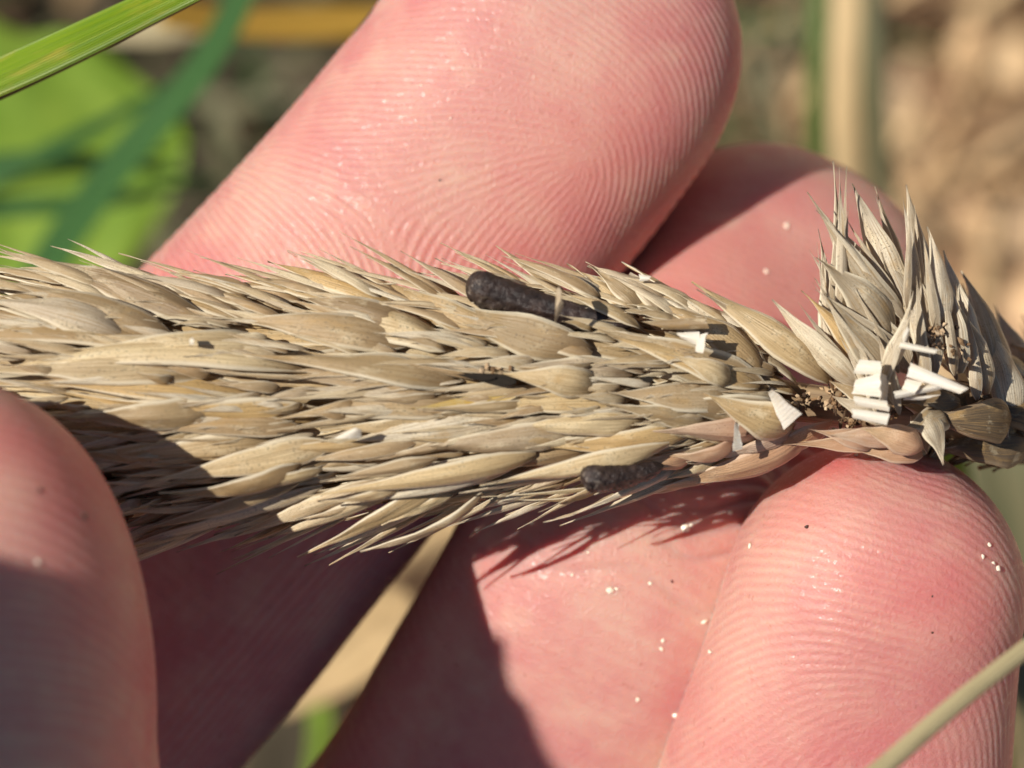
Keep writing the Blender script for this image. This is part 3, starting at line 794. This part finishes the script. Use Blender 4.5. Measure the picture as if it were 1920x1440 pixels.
heroes = [
 # upper left
 (470, 612, 50, 480, 46, -1.2, .2), (402, 612, 28, 485, 60, -.6, .8), (300, 548, 127, 448, 15, -1, .8), (480, 562, 222, 475, 17, -.5, .6), (330, 642, -10, 522, 62, -.7, .6),
 (250, 640, -60, 560, 62, -.6, .5), (490, 577, 335, 538, 24, -.4, .6), (150, 622, -60, 600, 22, 0, .6), (310, 655, -100, 640, 52, -.8, .3), (530, 655, 100, 655, 64, -.9, .2),
 (570, 692, 20, 690, 66, -.9, .2), (480, 742, 30, 715, 62, -.8, .3), (610, 772, 100, 730, 70, -.9, .1), (420, 765, 90, 778, 58, -.2, .5), (400, 702, -100, 700, 70, -.9, .1),
 # upper middle
 (868, 722, 560, 655, 76, -.6, .2), (862, 722, 455, 662, 58, -.4, .3), (856, 724, 530, 706, 44, -.2, .5), (810, 732, 550, 728, 30, -.1, .4), (745, 578, 503, 488, 42, -.5, .4), (700, 592, 422, 514, 38, -.6, .5),
 (960, 640, 716, 523, 54, -.6, .5), (780, 620, 560, 555, 54, -.7, .2), (850, 655, 560, 585, 68, -.7, .2), (770, 645, 400, 592, 68, -.8, .2), (990, 575, 815, 484, 15, -.6, .3), (1000, 548, 857, 470, 18, -.8, .2),
 (1070, 565, 930, 460, 24, -.8, .2), (1110, 660, 780, 545, 76, -.4, .3), (1110, 664, 850, 585, 50, 0, .5),
 (1185, 605, 1062, 495, 30, -.8, .2), (1210, 592, 1105, 497, 40, -.6, .4), (1255, 604, 1120, 520, 42, -.4, .4), (1140, 565, 1010, 520, 42, -.8, .1), (1200, 615, 1040, 545, 30, .2, 1.0),
 # upper right
 (1325, 604, 1166, 490, 44, -.6, .4), (1255, 595, 1100, 500, 48, -.6, .2), (1442, 722, 1178, 515, 74, -.5, .3), (1430, 705, 1200, 560, 62, -.2, .4), (1440, 732, 1108, 612, 76, -.1, .5), (1424, 724, 1150, 632, 62, .1, .6),
 (1370, 715, 1250, 665, 44, .2, .7), (1385, 748, 1140, 732, 60, -.2, .5), (1455, 765, 1250, 752, 66, .1, .6), (1335, 792, 1122, 758, 46, -.1, .5), (1485, 790, 1320, 735, 74, .0, .7),
 # lower left
 (450, 832, 120, 848, 52, -.5, .2), (545, 792, 250, 800, 50, -.4, .2), (565, 802, 240, 812, 40, -.1, .3), (525, 822, 150, 862, 60, -.6, .1), (625, 832, 260, 905, 54, -.8, -.2), (705, 832, 468, 850, 26, .1, .6),
 (625, 862, 393, 863, 34, .1, .8), (565, 872, 298, 923, 42, 0, .9), (605, 880, 410, 920, 24, 0, .6), (565, 902, 255, 995, 26, -.3, .3), (605, 912, 230, 1027, 42, -.6, .1), (705, 902, 440, 1005, 34, -.4, .2),
 (765, 902, 505, 1010, 30, -.4, .2), (835, 905, 557, 1045, 44, 0, .8), (905, 925, 675, 1034, 34, .1, .9), (850, 925, 715, 985, 26, .2, 1.0), (690, 938, 540, 978, 17, 0, .7), (760, 905, 600, 940, 26, .2, .7),
 # lower middle
 (1000, 792, 525, 890, 54, -.6, .2), (985, 772, 640, 832, 60, -.4, .3), (905, 792, 600, 806, 54, -.5, .2), (880, 762, 500, 792, 58, -.5, .2), (1105, 802, 760, 845, 52, -.3, .3), (1005, 852, 560, 935, 44, -.4, .4),
 (1105, 842, 760, 885, 40, -.1, .4), (1185, 742, 880, 764, 62, -.4, .2), (1125, 722, 920, 700, 58, -.4, .2), (1185, 702, 950, 688, 56, -.6, .2), (1205, 792, 950, 806, 46, -.2, .4), (1305, 802, 980, 832, 50, -.2, .3),
 (1255, 832, 900, 912, 40, .1, .6), (1185, 852, 930, 903, 32, .2, .6), (1180, 905, 903, 932, 13, -.2, .3), (1130, 915, 970, 938, 24, -.2, .4), (1150, 925, 1018, 980, 17, -.1, .5),
 (1150, 822, 880, 850, 34, .1, .5), (1060, 812, 860, 838, 30, .1, .5), (1100, 880, 860, 925, 26, 0, .5), (930, 880, 700, 940, 30, 0, .4), (950, 850, 690, 888, 28, .2, .6), (820, 860, 600, 905, 26, .2, .6), (780, 830, 560, 862, 26, .3, .6),
]
for h in heroes:
    up = 1.1 if h[3] > 895 else 0
    husk(*h[:5], bl=h[5]+up, tl=h[6]+up*1.4)
for h in [(1445, 802, 1205, 812, 52, .0, .6), (1305, 852, 1160, 868, 36, 0, .5), (1505, 832, 1270, 882, 50, -.4, .2), (1525, 802, 1230, 905, 62, -.2, .4), (1405, 872, 1150, 935, 40, .1, .6), (1560, 792, 1380, 870, 50, 0, .5),
          (1380, 830, 1240, 850, 36, .2, .7), (1490, 810, 1330, 860, 50, .1, .6)]:
    husk(*h[:5], bl=h[5], tl=h[6], pink=True)
# the two loose spikelets over the middle finger, and the right-hand cluster: explicit depth
for (bx, by, bz, tx, ty, tz, w, kd, pk) in [
 (1556, 716, 1.5, 1298, 527, 1.2, 62, 'boat', 0), (1548, 702, .8, 1305, 545, 2.2, 42, 'lance', 0), (1606, 722, 2.0, 1447, 562, 2.4, 50, 'boat', 0), (1640, 702, 1.2, 1502, 545, 1.8, 54, 'lance', 0),
 (1578, 640, 0, 1562, 302, .5, 40, 'lance', 0), (1584, 600, 1.0, 1587, 312, 1.5, 17, 'sliver', 0), (1580, 600, .6, 1575, 380, 1.2, 12, 'sliver', 0),
 (1695, 610, .5, 1512, 362, 2.0, 56, 'lance', 0), (1700, 590, 0, 1597, 345, .8, 66, 'boat', 0), (1562, 705, .2, 1532, 430, .5, 54, 'lance', 0), (1675, 640, 1.2, 1528, 485, 2.2, 74, 'boat', 0),
 (1670, 705, 1.6, 1530, 520, 2.6, 58, 'lance', 0), (1690, 560, -1, 1640, 350, -.8, 38, 'lance', 0), (1735, 600, .5, 1700, 346, .5, 54, 'boat', 0), (1720, 560, 1.5, 1692, 372, 1.5, 24, 'sliver', 0), (1764, 625, 1.5, 1737, 425, 1.8, 44, 'boat', 0),
 (1835, 705, -1, 1768, 470, -2, 60, 'boat', 0), (1800, 700, 1.0, 1776, 520, 1.2, 56, 'boat', 0), (1870, 770, -2.5, 1800, 508, -4, 66, 'boat', 0), (1925, 810, -5, 1808, 530, -6, 76, 'boat', 0), (1960, 740, -8, 1868, 570, -9, 56, 'boat', 0),
 (1990, 760, -9, 1915, 590, -10, 56, 'boat', 0), (1752, 705, 1.8, 1700, 470, 1.2, 58, 'boat', 0), (1705, 700, 1.0, 1600, 530, 1.8, 60, 'lance', 0), (1655, 700, 2.8, 1712, 545, 3.4, 36, 'lance', 0), (1672, 770, 2.0, 1560, 560, 1.4, 46, 'lance', 0),
 (1740, 690, 0, 1640, 440, .2, 60, 'boat', 0), (1800, 690, -1.5, 1730, 450, -2, 56, 'boat', 0), (1700, 640, -.6, 1560, 420, -.6, 70, 'boat', 0), (1640, 640, -1, 1535, 400, -1.2, 60, 'lance', 0), (1850, 740, 0, 1790, 560, -.5, 60, 'boat', 0),
 (1900, 800, -2, 1835, 600, -3, 60, 'boat', 0), (1680, 760, 2.4, 1640, 620, 3.0, 30, 'lance', 0), (1640, 735, 2.4, 1600, 600, 2.6, 26, 'lance', 0),
 (1640, 832, 1.6, 1515, 803, 2.6, 42, 'lance', 1), (1652, 842, 1.0, 1460, 835, 1.6, 26, 'lance', 1), (1690, 824, 2.2, 1552, 816, 3.0, 40, 'boat', 1), (1730, 838, 2.4, 1614, 804, 3.2, 56, 'boat', 1), (1730, 852, 1.4, 1602, 846, 2.0, 44, 'boat', 1),
 (1700, 815, .8, 1500, 828, 1.2, 36, 'lance', 1), (1712, 778, 1.0, 1768, 872, 2.0, 54, 'boat', 0), (1740, 800, .5, 1740, 850, 1.5, 40, 'boat', 0), (1890, 790, -1.5, 1722, 795, 1.0, 84, 'boat', 0), (1930, 840, -3, 1750, 842, -1, 80, 'boat', 0),
 (1950, 790, -4, 1790, 770, -1.5, 84, 'boat', 0), (2000, 830, -6, 1830, 800, -4, 90, 'boat', 0), (1980, 720, -7, 1850, 660, -5, 80, 'boat', 0), (1660, 790, 2.0, 1560, 742, 2.6, 34, 'torn', 0), (1640, 770, 2.2, 1555, 715, 2.4, 30, 'torn', 0),
 (1770, 780, .5, 1690, 800, 2.2, 60, 'boat', 0), (1800, 760, 0, 1700, 760, 1.8, 60, 'boat', 0)]:
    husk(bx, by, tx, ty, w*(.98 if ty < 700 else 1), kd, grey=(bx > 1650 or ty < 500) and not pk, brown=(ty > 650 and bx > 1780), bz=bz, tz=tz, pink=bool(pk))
    if tx > 1500 and ty < 700 and not pk:
        husk(bx+hr.uniform(-25, 10), by+hr.uniform(-10, 30), tx+hr.uniform(-22, 26), ty+hr.uniform(0, 70), hr.uniform(14, 26), 'sliver', grey=True, bz=bz+.6, tz=tz+.8)

# regular rows round the axis, beneath the ones above
NR = 0
rows = []
for ti in range(56):
    x = 1500 - ti*37 + hr.uniform(-12, 12)
    yc, R = head_at(x)
    for pj in range(9 if x < 1250 else 6):
        a = (pj/(8 if x < 1250 else 5)*2-1)*1.5 + (ti % 2)*.22 + hr.uniform(-.12, .12)
        rows.append((x, a))
hr.shuffle(rows)
count = 0
extra = []
def row_husk(x, a, depth=.55):
    yc, R = head_at(x); L = hr.uniform(270, 480)*(1.2 if x < 850 else 1 if x < 1200 else .62)
    tx = x-L; yt, Rt = head_at(tx); Rt = max(Rt, R*.9)
    b = P(x, yc+R*math.sin(a)*depth, R*K*.86*math.cos(a)*depth)
    a2 = a; k2 = hr.uniform(.74, .90) if abs(a) < 1.25 else hr.uniform(.85, 1.02); tr = hr.uniform(-.30, .30)
    t = P(tx, yt+Rt*math.sin(a+tr)*k2, Rt*K*.86*math.cos(a+tr)*k2*.92)
    a += hr.uniform(-.35, .35); n = np.array([0, -math.sin(a), math.cos(a)])
    return b, t, n, hr.uniform(28, 60)*K
for (x, a) in rows:
    b, t, n, W = row_husk(x, a)
    if NH[0] < 296 and -120 < x < 1600 + 200:
        v = hr.choice(variants[hr.choice(['lance', 'boat', 'lance', 'torn'])]); NH[0] += 1
        place('husk', v[0], frame(b, t, n, W, .8))
    else: extra.append((b, t, n, W))
# back of the head, the part beyond the frame and the stretch right of the picture
for ti in range(40):
    x = 1450 - ti*48 + hr.uniform(-15, 15)
    for a in np.linspace(1.9, 4.4, 5): extra.append(row_husk(x, a+hr.uniform(-.15, .15)))
for ti in range(24):
    x = -150 - ti*48 + hr.uniform(-15, 15)
    for a in np.linspace(-1.5, 1.6, 7): extra.append(row_husk(x, a+hr.uniform(-.15, .15)))
for ti in range(60):
    x = 1720 + hr.uniform(0, 420); a = hr.uniform(0, 6.28)
    b = P(x, 775+25*math.sin(a), -3-(x-1720)*.008+1.2*math.cos(a)); z = b[2]
    t = P(x-hr.uniform(60, 150), 765+120*math.sin(a), z+2.2*math.cos(a)-.5)
    extra.append((b, t, np.array([0, -math.sin(a), math.cos(a)]), hr.uniform(48, 80)*K))
slv = []
for i in range(520):
    x = hr.uniform(-100, 1480); a = math.asin(hr.uniform(-1, 1)*.999)*hr.choice([1, 1, .9]); yc, R = head_at(x)
    L = hr.uniform(60, 230)*(1 if x < 1100 else .7); tx = x-L
    an = hr.uniform(-.2, .2) + math.sin(a)*.26
    ty = yc+R*math.sin(a)*.98 + L*math.tan(an)
    b, nb = surf(x, yc+R*math.sin(a)*.97, -.15); t, nt = surf(tx, ty, hr.uniform(.30, .95))
    slv.append((b, t, nb+np.array([0, hr.uniform(-.5, .5), 0]), hr.uniform(7, 24)*K))
for i in range(230):
    up = i % 2; x = hr.uniform(40, 1490); yc, R = head_at(x); sg = -1 if up else 1
    L = hr.uniform(120, 280)*(1 if x < 1200 else .6); an = hr.uniform(.22, .56)*(1 if x > 500 else .85)
    bx, by = x+L*.5, yc+sg*R*hr.uniform(.66, .92)
    tx, ty = bx-L*math.cos(an), by+sg*L*math.sin(an)
    zb = head_at(x)[1]*K*.86*hr.uniform(.25, .62)
    slv.append((P(bx, by, zb-.3), P(tx, ty, zb+hr.uniform(-.6, .3)), np.array([-.1, -sg*.6, .8]), hr.uniform(12, 28)*K))
Vs, Fs, UVs, k = [], [], [], 0
for b, t, n, W in slv:
    n = n/np.linalg.norm(n); v = hr.choice(variants['sliver']); M = frame(b, t, n, W, .8)
    VV = v[2]@M[:3, :3].T+M[:3, 3]-HO
    Vs.append(VV); Fs += [[q+k for q in f] for f in v[3]]; UVs.append(v[4]); k += len(VV)
VV = np.concatenate(Vs)
o = obj('chaff_sliver', mesh_of('chaff_sliver', VV, Fs, uv=np.concatenate(UVs), mats=[M_pale], attrs={'pink': np.zeros(len(VV))}), head)
o['kind'] = 'stuff'; o['label'] = 'narrow torn slivers and husk edges lying over the husks'
Vs, Fs, UVs, k = [], [], [], 0
for b, t, n, W in extra:
    v = hr.choice(variants[hr.choice(['lance', 'boat'])])
    M = frame(b, t, n, W, .8)
    VV = v[2]@M[:3, :3].T+M[:3, 3]-HO
    Vs.append(VV); Fs += [[q+k for q in f] for f in v[3]]; UVs.append(v[4]); k += len(VV)
VV = np.concatenate(Vs)
o = obj('husk_layer', mesh_of('husk_layer', VV, Fs, uv=np.concatenate(UVs), mats=[M_husk], attrs={'pink': np.zeros(len(VV))}), head)
o['kind'] = 'stuff'; o['label'] = 'deeper and hidden husks packed around the stem'
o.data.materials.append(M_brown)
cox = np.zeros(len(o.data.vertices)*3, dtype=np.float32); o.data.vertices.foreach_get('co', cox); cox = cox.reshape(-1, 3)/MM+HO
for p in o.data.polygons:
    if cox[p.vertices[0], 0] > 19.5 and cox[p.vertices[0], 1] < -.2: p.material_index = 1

# stem through the head
def tube(name, pts, mat, n=80, m=14, parent=None, off=HO):
    q = catmull(pts, n); c = q[:, :3]; r = q[:, 3]
    T = np.gradient(c, axis=0); T /= np.linalg.norm(T, axis=1)[:, None]
    S = np.cross(T, [0, 0, 1.0]); S /= np.linalg.norm(S, axis=1)[:, None]; N = np.cross(S, T)
    a = np.linspace(0, 2*math.pi, m, endpoint=False)
    V = c[:, None]+r[:, None, None]*(S[:, None]*np.cos(a)[None, :, None]+N[:, None]*np.sin(a)[None, :, None])
    V += rng.normal(0, .02, V.shape[:2])[..., None]*N[:, None]
    UV = np.stack(np.broadcast_arrays(np.linspace(0, 1, n)[:, None], (a/6.283)[None]), -1)
    i = np.arange(n-1)[:, None]; j = np.arange(m)[None]
    F = np.stack([i*m+j, i*m+(j+1) % m, (i+1)*m+(j+1) % m, (i+1)*m+j], -1).reshape(-1, 4).tolist()
    F += [list(range(m))[::-1], [(n-1)*m+t for t in range(m)]]
    o_ = 0 if off is None else off
    return obj(name, mesh_of(name, V.reshape(-1, 3)-o_, F, uv=UV.reshape(-1, 2), mats=[mat]), parent)
def PT(px, py, z, r): return list(P(px, py, z))+[r]
tube('stem', [PT(-1500, 770, -1, .3), PT(-600, 742, -1, .7), PT(300, 755, -1, 1.3), PT(900, 735, -1, 1.8), PT(1300, 738, -1, 1.4), PT(1480, 752, -.8, .9), PT(1600, 765, -.5, .9), PT(1800, 775, -3, 1.3), PT(2100, 780, -6, 1.2), PT(2900, 800, -14, 1.1)], M_stem, parent=head)

# broken pale husk pieces
def shard(pts, z0, z1, thick=.12, bend=.14, curl=0.0):
    """quadrilateral or triangular flake: outline px corners, subdivided, bent, with thickness."""
    pts = [np.array(p, float) for p in pts]
    if len(pts) == 3: pts.append(pts[2]+np.array([2., 2.]))
    n, m = 8, 6; V, UV = [], []
    a, b, c, d = pts
    for side in (1, -1):
        for i in range(n):
            for j in range(m):
                s, t = i/(n-1), j/(m-1)
                p = (a*(1-s)+b*s)*(1-t)+(d*(1-s)+c*s)*t
                jag = (hr.uniform(-2.2, 2.2) if i in (0, n-1) else 0)
                z = z0*(1-s)+z1*s + bend*math.sin(math.pi*t)+curl*s*s + side*thick/2
                V.append(P(p[0]+jag*(side == 1), p[1], z)); UV.append((.35+.5*s, .1+.8*t))
    F = []; nm = n*m
    for i in range(n-1):
        for j in range(m-1):
            q = i*m+j; F.append([q, q+1, q+m+1, q+m]); F.append([nm+q, nm+q+m, nm+q+m+1, nm+q+1])
        F.append([i*m, i*m+m, nm+i*m+m, nm+i*m]); F.append([i*m+m-1, nm+i*m+m-1, nm+i*m+2*m-1, i*m+2*m-1])
    for j in range(m-1):
        F.append([j, nm+j, nm+j+1, j+1]); q = (n-1)*m+j; F.append([q, q+1, nm+q+1, nm+q])
    return np.array(V), F, UV
def shard_obj(name, pts, z0, z1, parent, mat=None, **kw):
    V, F, UV = shard(pts, z0, z1, **kw)
    o0 = HO if parent is not None else V.mean(0)
    me = mesh_of(name, V-o0, F, uv=UV, mats=[mat or M_white], attrs={'pink': np.zeros(len(V))}, smooth=False)
    o = obj(name, me, parent)
    if parent is None: o.location = [c*MM for c in o0]
    return o
for pts, z0, z1 in [([(1612, 674), (1654, 678), (1652, 704), (1600, 700)], 4.2, 4.6), ([(1604, 712), (1650, 700), (1652, 745), (1598, 738)], 4.0, 4.8), ([(1600, 742), (1662, 752), (1668, 772), (1604, 760)], 4.3, 4.5),
                    ([(1596, 766), (1668, 776), (1664, 797), (1600, 784)], 4.4, 4.8), ([(1652, 700), (1668, 706), (1662, 760), (1648, 750)], 4.6, 3.2), ([(1690, 640), (1760, 656), (1752, 664), (1684, 652)], 4.0, 4.8), ([(1680, 642), (1702, 612), (1706, 620), (1690, 664)], 3.6, 4.4),
                    ([(1708, 680), (1815, 728), (1800, 738), (1700, 706)], 4.4, 5.2), ([(1676, 734), (1770, 716), (1790, 724), (1680, 748)], 4.2, 4.0), ([(1696, 742), (1764, 740), (1730, 750), (1694, 750)], 3.6, 3.6), ([(1700, 710), (1730, 716), (1716, 738), (1690, 730)], 4.0, 4.4),
                    ([(1440, 736), (1448, 730), (1502, 776), (1470, 806)], 3.4, 4.6), ([(1378, 790), (1384, 795), (1392, 842), (1374, 846)], 3.6, 3.4)]:
    shard_obj('broken_husk', pts, z0, z1, head)

# bits of chaff that lie loose on the head
def flake(pts, dz, label, mat=None, **kw):
    cx = np.mean([p[0] for p in pts]); cy = np.mean([p[1] for p in pts])
    z = surf(cx, cy, dz)[0][2]
    tag(shard_obj('chaff_flake', pts, z, z+.3, None, mat, **kw), label, 'chaff flake')
flake([(1268, 624), (1312, 622), (1310, 648), (1276, 634)], 1.5, 'white folded chaff flake lying on the head below the straw-coloured strip')
flake([(1310, 628), (1326, 624), (1318, 662), (1304, 660)], 1.8, 'small upright white chaff flake touching the folded white one')
flake([(1198, 514), (1222, 518), (1216, 526), (1200, 528)], 1.6, 'tiny white chaff flake on the upper edge of the seed head')
flake([(1043, 542), (1049, 537), (1056, 575), (1040, 608)], 3.0, 'small golden chaff scale standing against the larger ergot', M_husk, bend=.6)
flake([(1204, 603), (1320, 594), (1332, 616), (1250, 618)], 1.2, 'flat straw-coloured chaff strip lying on the upper right of the head', M_husk)
flake([(625, 822), (665, 802), (678, 806), (676, 822)], 1.3, 'cream chaff flake caught in the lower husks below the head\'s middle')
flake([(355, 636), (362, 632), (364, 646), (356, 647)], 1.2, 'tiny cream crumb on the upper left husks')

# ergots
def ergot(p0, p1, r, label, seed, taper=.48):
    n, m = 90, 48
    p0, p1 = np.array(p0), np.array(p1); ax = p1-p0; L = np.linalg.norm(ax); ax /= L
    S = np.cross(ax, [0, 0, 1.0]); S /= np.linalg.norm(S); N = np.cross(S, ax)
    t = (1-np.cos(np.linspace(0, math.pi, n)))/2
    a = np.linspace(0, 2*math.pi, m, endpoint=False)
    R = r*np.clip(1-np.abs((t*L-r*1.1)/(r*1.1)).clip(0, None)**2.4*(t*L < r*1.1), 0, 1)**.5
    R *= (1-(1-taper)*t); R *= np.clip((1-t)*L/r*1.2, 0, 1)**.5; R = np.maximum(R, .01)
    g = .045*np.cos(5*a)[None]+.03*np.cos(9*a+1)[None]
    c = p0+ax[None]*(t*L)[:, None]+S[None]*(.25*r*np.sin(t*3))[:, None]
    V = c[:, None]+(S[None, None]*np.cos(a)[None, :, None]+N[None, None]*np.sin(a)[None, :, None])*(R[:, None]*(1+g))[..., None]
    fl = V.reshape(-1, 3)
    cr = np.abs(vnoise(fl, 1.3, seed)).reshape(n, m); cr2 = np.abs(vnoise(fl, .55, seed+1)).reshape(n, m)
    ring = np.sin((t*L)[:, None]*9+2*np.sin(a)[None]*1.3)*.5
    low = np.clip(np.cos(a), 0, 1)[None]
    cr3 = np.abs(vnoise(fl*np.array([.45, 1.6, 1.6]), .42, seed+2)).reshape(n, m)
    h = r*(.12*cr+.07*cr2-.07) + r*.07*ring*low - r*.13*np.exp(-(cr3/.07)**2)
    V = V+(V-c[:, None])/(R[:, None, None]+.05)*h[..., None]*np.clip(R/r, 0, 1)[:, None, None]
    sc = np.clip(np.exp(-(t*L/(1.0*r))**2)[:, None]*.9 + low*.35*(t < .75)[:, None], 0, 1)*np.ones((n, m))
    i = np.arange(n-1)[:, None]; j = np.arange(m)[None]
    F = np.stack([i*m+j, i*m+(j+1) % m, (i+1)*m+(j+1) % m, (i+1)*m+j], -1).reshape(-1, 4).tolist()
    F += [list(range(m))[::-1], [(n-1)*m+q for q in range(m)]]
    o = obj('ergot', mesh_of('ergot', V.reshape(-1, 3)-HO, F, mats=[M_ergot], attrs={'scuff': sc.ravel(), 'relief': h.ravel()}), head)
    o['label'] = label
e0 = surf(880, 534)[0]; e0[2] = 3.4
ergot(P(874, 530, 3.3), P(1185, 610, 2.7), .84, 'longer dark purple-brown ergot poking out of the upper edge', 3)
ergot(P(1090, 898, 5.0), P(1245, 872, 3.6), .68, 'short dark ergot low on the head above the middle finger', 9)

def debris():
    Vs, Fs, k = [], [], 0; v0, f0 = ico()
    for (cx, cy, cz, rr, n) in [(1572, 742, 1.6, 30, 60), (1752, 625, 2.2, 26, 50), (1600, 800, 1.2, 26, 26), (1660, 770, 2.0, 30, 30), (920, 705, 4.3, 26, 30), (1500, 760, 1.5, 24, 26), (1790, 650, 1.8, 26, 24)]:
        for q in range(n):
            c = P(cx+hr.gauss(0, rr*.5), cy+hr.gauss(0, rr*.5), cz+hr.uniform(-.5, .3)); e = [hr.uniform(.03, .13) for _ in range(3)]; e[0] *= hr.choice([1, 1, 2.5])
            v = v0*(1+.3*np.sin(v0[:, [1, 2, 0]]*4+q))*np.array(e) @ rotm(hr.uniform(0, 6.3)).T @ rotm(hr.uniform(-1, 1), 'y').T
            Vs.append(v+c-HO); Fs += [[a+k for a in f] for f in f0]; k += len(v)
    VV = np.concatenate(Vs)
    o = obj('crumb', mesh_of('crumb', VV, Fs, mats=[litter_material('husk_crumbs', [(0, (.05, .03, .018)), (.6, (.22, .14, .07)), (1, (.62, .52, .38))])], smooth=False,
            attrs={'tone': np.repeat([hr.random() for _ in Vs], len(v0))}), head)
    o['kind'] = 'stuff'; o['label'] = 'brown crumbs packed in the joints of the seed head'
debris()
# near-black husk shapes that paint the shade inside gaps of the head
M_black = simple_plant('gap_shade_black', (.010, .007, .004), (.03, .02, .012), .9, 0, stripes=12)
V, F, UV = husk_unit(hr, 'boat')
mb = mesh_of('gap_shade', V/MM, F, uv=UV, mats=[M_black])
for (bx, by, tx, ty, w, l) in [(968, 716, 862, 696, 21, .62), (930, 708, 850, 700, 13, .75), (1225, 712, 1195, 706, 12, .8), (1290, 800, 1210, 812, 10, .5)]:
    b, n1 = surf(bx, by, l); t, n2 = surf(tx, ty, l)
    place('gap_shade', mb, frame(b, t, n1, w*K, .25))
# golden smear of a rotting husk
M_rot = simple_plant('rotting_husk', (.52, .33, .08), (.62, .46, .18), .6, .1, stripes=16, spots=(.12, .09, .05), patchcol=(.62, .56, .42))
mr = mesh_of('rotting_husk', V/MM, F, uv=UV, mats=[M_rot])
b, n1 = surf(985, 738, .0); t, n2 = surf(770, 764, .45)
place('rotting_husk', mr, frame(b, t, n1, 32*K, .4))

# ------------------------------------------------------------------ grains and specks on the skin
dg = bpy.context.evaluated_depsgraph_get()
bvh = BVHTree.FromObject(hand, dg)
M_grain = NT('pale_grain'); M_grain.b(Base_Color=(.90, .78, .62, 1), Roughness=.25); M_grain = M_grain.m
M_speck = NT('soil_speck'); M_speck.b(Base_Color=(.07, .03, .02, 1), Roughness=.7); M_speck = M_speck.m
iv, ifc = ico()
gm = []
for s in range(4):
    v = iv*(1+.22*np.sin(iv[:, [1, 2, 0]]*3.1+s*1.7))*np.array([1, .75, .6])
    gm.append((mesh_of('grain', v, ifc, mats=[M_grain], smooth=False), mesh_of('speck', v, ifc, mats=[M_speck])))
camp = Vector((0, 0, D*MM))
def on_skin(px, py, r, speck, label, group, cat):
    d = (Vector((P(px, py, 0)*MM).tolist())-camp).normalized()
    loc, nr, _, _ = bvh.ray_cast(camp, d)
    if loc is None: return
    o = obj('soil_speck' if speck else 'sand_grain', gm[hr.randrange(4)][1 if speck else 0])
    o.location = loc+nr*(r*.35*MM); o.scale = (r, r*hr.uniform(.7, 1.2), r)
    o.rotation_mode = 'QUATERNION'; o.rotation_quaternion = nr.to_track_quat('Z', 'Y') @ Quaternion((0, 0, 1), hr.uniform(0, 6))
    tag(o, label, cat, group)
G = 'pale grains stuck to the fingers'
for (x, y, r, lb) in [
 (1144, 1107, .17, 'larger of two touching pale grains on the crease of the middle finger'), (1156, 1104, .10, 'smaller of two touching pale grains on the crease of the middle finger'),
 (1219, 1094, .10, 'lone small grain just right of the touching pair on the middle finger'), (1320, 1166, .16, 'upper round grain on the middle finger close to the ring finger edge'),
 (1333, 1222, .16, 'lower round grain lying right at the edge of the ring finger'), (1243, 1201, .10, 'upper of two small stacked grains below the creases of the middle finger'),
 (1240, 1216, .13, 'lower of two small stacked grains below the creases of the middle finger'), (1267, 1340, .18, 'lowest oval grain on the middle finger, near the bottom edge'),
 (1196, 1311, .12, 'faint small grain left of the lowest oval grain on the middle finger'), (1285, 990, .20, 'largest sandy grain on the middle finger, below the short ergot'),
 (1296, 985, .12, 'little crumb touching the largest sandy grain'), (1368, 962, .15, 'pale grain high on the middle finger under the seed head neck'),
 (1073, 1078, .08, 'faint grain at the left end of the finger crease'), (1103, 1036, .08, 'faint grain above the crease near the left side of the middle finger'),
 (1474, 424, .17, 'bright grain high on the middle fingertip above the seed head'), (1436, 510, .15, 'bright grain lower on the middle fingertip, nearer the husks'),
 (1854, 1022, .12, 'topmost of the grains clustered at the right edge of the ring fingertip'), (1842, 1044, .11, 'leftmost of the clustered grains on the ring fingertip'),
 (1862, 1056, .10, 'middle one of the clustered grains on the ring fingertip'), (1870, 1066, .15, 'largest and lowest of the clustered grains on the ring fingertip'),
 (1408, 1024, .14, 'grain perched on the left outline of the ring fingertip'), (1606, 854, .10, 'tiny grain at the top of the ring fingertip under the pink husks'),
 (1712, 856, .13, 'grain on the top right shoulder of the ring fingertip beside the curled husk'), (70, 1054, .12, 'pale grain on the thumb at the left edge of the picture'),
 (845, 222, .07, 'minute pale bit painting a glint in the middle of the index fingertip ridges'), (790, 160, .06, 'minute pale bit painting a glint high on the left of the index fingertip')]:  # the two minute ones paint skin glints as pale bits
    on_skin(x, y, r*1.0, False, lb, G, 'grain')
for (x, y, r, lb) in [(1513, 988, .11, 'small brown soil speck on the lower right fingertip, near its upper left side'), (1260, 1090, .09, 'tiny black speck on the creased middle finger'), (1748, 1186, .06, 'minute dark speck in the middle of the lower right fingertip'),
                      (75, 920, .10, 'reddish brown speck on the thumb'), (158, 968, .14, 'darker brown speck near the thumb\'s right edge'), (825, 338, .06, 'minute dark speck on the ridged index fingertip'), (1748, 1118, .05, 'minute brown speck high on the lower right fingertip')]:
    on_skin(x, y, r, True, lb, None, 'speck')
print('husks', NH[0], 'extra', len(extra))
